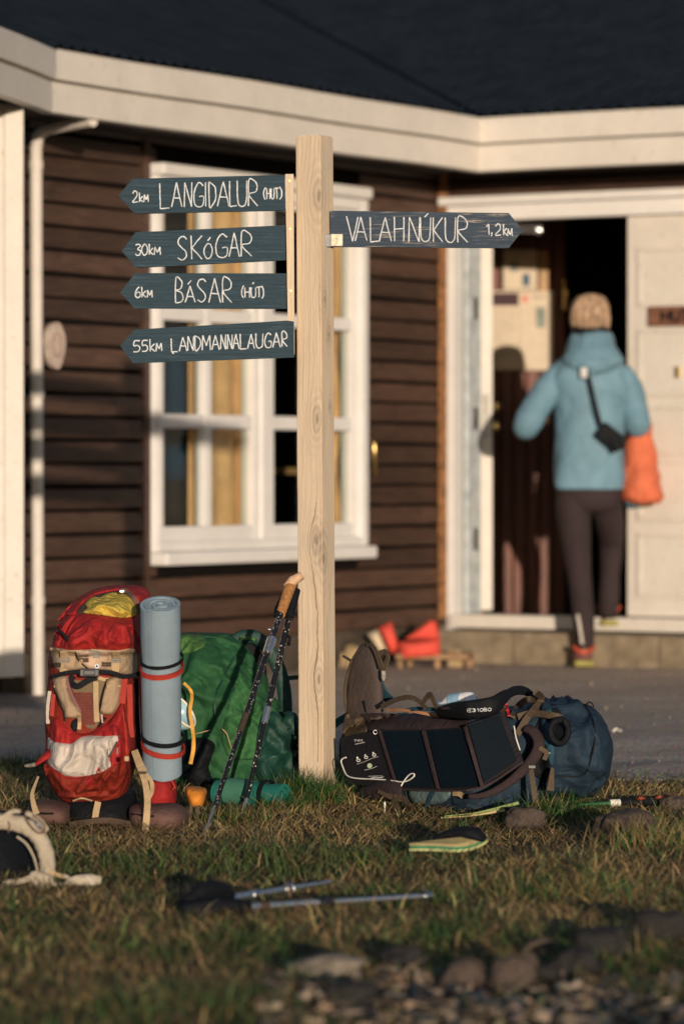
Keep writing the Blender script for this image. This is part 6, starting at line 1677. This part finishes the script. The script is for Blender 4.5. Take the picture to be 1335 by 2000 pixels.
cl = np.where(isdry[:, None], s0 * rng.uniform(.25, 1.7, (NB, 1)) * (1 + rng.normal(0, .10, (NB, 3))), g0 * rng.uniform(.3, 2.1, (NB, 1)) * (1 + rng.normal(0, .14, (NB, 3))))
clump = np.array([nz((a, b, 0), 11, 31) + .6 * nz((a, b, 0), 24, 32) for a, b in xy])
hh = rng.gamma(3, .0062, NB) * (1 + .8 * clump) * (1 + .5 * np.clip(dry * -1, -.4, .6))
hh = hh * (1 - .6 * np.exp(-(((xy[:, 0] + .58) / .32) ** 2 + ((xy[:, 1] - 9.25) / .4) ** 2))) * (1 - .6 * np.exp(-(((xy[:, 0] - .3) / .4) ** 2 + ((xy[:, 1] - 9.45) / .35) ** 2))) * (1 - .55 * np.exp(-(((xy[:, 0] + .2) / .16) ** 2 + ((xy[:, 1] - 9.72) / .14) ** 2)))
ln = np.where(isdry, rng.uniform(.3, 1.5, NB), rng.uniform(.1, .9, NB))
V, F, C = blades(NB, xy, np.clip(hh, .006, .062), rng.uniform(.0022, .0044, NB), ln, np.clip(cl, .004, .6))
tag(big_mesh('grass', V, F, C, M_GRASS), 'short green and straw coloured grass of the lawn', 'grass', None, 'stuff')
# straw litter lying flat
NS = 40000
xy = field(NS)
V, F, C = blades(NS, xy, rng.uniform(.02, .07, NS), rng.uniform(.0014, .003, NS), rng.uniform(1.6, 2.4, NS), np.clip(np.array([.32, .22, .10]) * rng.uniform(.3, 1.4, (NS, 1)), 0, .6), 2)
V[:, 2] += .006
tag(big_mesh('straw', V, F, C, M_GRASS), 'dry straw strewn flat over the lawn', 'straw', None, 'stuff')
# taller tufts, each a plant of its own
def tuft(px_, py_, rad, n, h, label, dryf=.25):
    c = G(px_, py_)
    a = rng.normal(0, rad, (n, 2)); xy = np.stack([c.x + a[:, 0], c.y + a[:, 1] * .8], 1)
    d = rng.random(n) < dryf
    cl = np.where(d[:, None], np.array([.34, .24, .10]) * rng.uniform(.5, 1.3, (n, 1)), np.array([.035, .10, .022]) * rng.uniform(.5, 1.6, (n, 1)))
    V, F, C = blades(n, xy, h * rng.uniform(.4, 1.1, n), rng.uniform(.0018, .0036, n), rng.uniform(.15, 1.0, n), cl, 4)
    tag(big_mesh('grass_tuft', V, F, C, M_GRASS), label, 'grass tuft', 'tall grass tufts', 'stuff')
tuft(596, 1572, .045, 420, .085, 'tall green grass tuft at the left foot of the signpost', .12)
tuft(640, 1578, .035, 260, .065, 'green grass tuft at the right foot of the signpost', .15)
tuft(555, 1584, .04, 260, .06, 'grass tuft at the end of the teal mat', .3)
tuft(1090, 1604, .06, 420, .085, 'tall dark tuft between the stones in front of the blue backpack', .2)
tuft(1262, 1668, .06, 380, .10, 'dry straggling tuft in front of the large right stone', .65)
tuft(735, 1616, .04, 160, .035, 'grass tuft under the left end of the blue backpack', .3)
tuft(440, 1612, .06, 320, .055, 'grass tuft around the tips of the leaning poles', .35)
tuft(1120, 1760, .09, 380, .07, 'dark tuft in the shaded grass above the foreground stones', .4)
tuft(870, 1842, .03, 60, .05, 'bright green weed between the foreground stones', .0)
# bark chips
def mat_chip(): return mat_tint('bark_chip', .85, 0, .2)
NC = 2300
cx = rng.uniform(-.12, .95, NC); cy = rng.uniform(5.2, 6.52, NC) + .06 * np.sin(cx * 9)
Vs = []; Fs = []; Cs = []
unit = np.array([[-1, -1, -1], [1, -1, -1], [1, 1, -1], [-1, 1, -1], [-.8, -.7, 1], [.9, -.8, 1], [.7, .8, 1], [-.9, .7, 1]]) * .5
fc = np.array([[0, 1, 2, 3], [4, 5, 6, 7], [0, 1, 5, 4], [1, 2, 6, 5], [2, 3, 7, 6], [3, 0, 4, 7]])
for i in range(NC):
    L_ = rng.uniform(.014, .048); s_ = np.array([L_, L_ * rng.uniform(.3, .7), rng.uniform(.002, .006)])
    m_ = np.array(Matrix.Rotation(rng.uniform(0, 6.28), 3, 'Z') @ Matrix.Rotation(rng.normal(.25, .45), 3, 'X') @ Matrix.Rotation(rng.normal(0, .4), 3, 'Y'))
    Vs.append((unit * s_) @ m_.T + np.array([cx[i], cy[i], ground_h(cx[i], cy[i]) + rng.uniform(.003, .016)]))
    Fs.append(fc + 8 * i)
    Cs.append(np.tile(np.array([.22, .165, .115]) * rng.uniform(.25, 2.0) * (1 + rng.normal(0, .04, 3)), (8, 1)))
tag(big_mesh('bark_chips', np.concatenate(Vs), np.concatenate(Fs), np.clip(np.concatenate(Cs), .01, .6), mat_chip()), 'brown bark chips spread in the right foreground', 'bark chips', None, 'stuff')
# loose gravel on the path
NG = 2200
gx = rng.uniform(-2.2, 3.0, NG); gy = 10.4 + 6.8 * rng.random(NG)
ok = [i for i in range(NG) if gy[i] > edge_y(gx[i]) - .15 and (Vector((gx[i], gy[i], 0)) - CORNER).dot(N1) > .05 and (Vector((gx[i], gy[i], 0)) - CORNER).dot(N2) > .3]
ico = bmesh.new(); bmesh.ops.create_icosphere(ico, subdivisions=1, radius=1); iv = np.array([v.co[:] for v in ico.verts]); fi = np.array([[v.index for v in f.verts] for f in ico.faces]); ico.free()
Vs = []; Fs = []; Cs = []
for k, i in enumerate(ok):
    r = rng.gamma(2.2, .0011) + .0012
    Vs.append(iv * r * rng.uniform(.6, 1.3, 3) + np.array([gx[i], gy[i], ground_h(gx[i], gy[i]) + .006 + r * .2])); Fs.append(fi + len(iv) * k)
    Cs.append(np.tile(np.array([.19, .155, .125]) * rng.uniform(.5, 1.3), (len(iv), 1)))
tag(big_mesh('gravel', np.concatenate(Vs), np.concatenate(Fs), np.clip(np.concatenate(Cs), .01, .7), mat_tint('gravel_stones', .9, 0, .2)), 'loose gravel scattered over the path', 'gravel', None, 'stuff')
# unseen shrubs added below the frame so that their shade darkens the foreground
def shrub(x, y, w, h, label, seed):
    o = thing('shade_shrub', (x, y, 0), label, 'shrub', 'unseen shrubs added for shade')
    r2 = np.random.default_rng(seed); n = 2600
    t = r2.uniform(0, 2 * np.pi, n); u = np.sqrt(r2.random(n)); zz = r2.random(n)
    prof = np.sqrt(np.clip(1 - zz ** 2, .04, 1))
    px_ = np.cos(t) * u * prof * w / 2; py_ = np.sin(t) * u * prof * .18; pz = .02 + zz * h * (1 - .35 * (np.cos(t * 3 + seed) * .5 + .5) * u)
    ctr = np.stack([px_, py_, pz], 1)
    a = r2.normal(0, 1, (n, 3)); a /= np.linalg.norm(a, axis=1)[:, None]; b = np.cross(a, r2.normal(0, 1, (n, 3))); b /= np.linalg.norm(b, axis=1)[:, None]
    L_ = r2.uniform(.010, .022, n)[:, None]
    V = np.stack([ctr - a * L_, ctr + b * L_ * .4, ctr + a * L_, ctr - b * L_ * .4], 1).reshape(-1, 3)
    F = np.arange(n * 4).reshape(-1, 4)
    C = np.repeat(np.array([.03, .05, .02]) * r2.uniform(.5, 1.6, (n, 1)), 4, 0)
    fo_ = big_mesh('foliage', V, F, C, M_GRASS); fo_.parent = o
    mb = MB()
    for k in range(7):
        q = k * .9; mb.tube([Vector((x, y, -.02)), Vector((x + math.cos(q) * w * .2, y + math.sin(q) * .06, h * .4)), Vector((x + math.cos(q) * w * .36, y + math.sin(q) * .12, h * .75))], [.008, .005, .002], 6)
    mb.build('stem', M_DBROWN, o, True)
shr = [(-.3, 2.8, .7, .29), (.3, 2.7, .75, .26), (.9, 2.8, .7, .27), (1.5, 2.9, .6, .42), (2.0, 3.0, .6, .44)]
for i, (x, y, w, h) in enumerate(shr):
    shrub(x, y, w, h, 'unseen shrub added to shade the foreground, ' + ['first', 'second', 'third', 'fourth', 'fifth'][i] + ' from the left of its row', 90 + i)
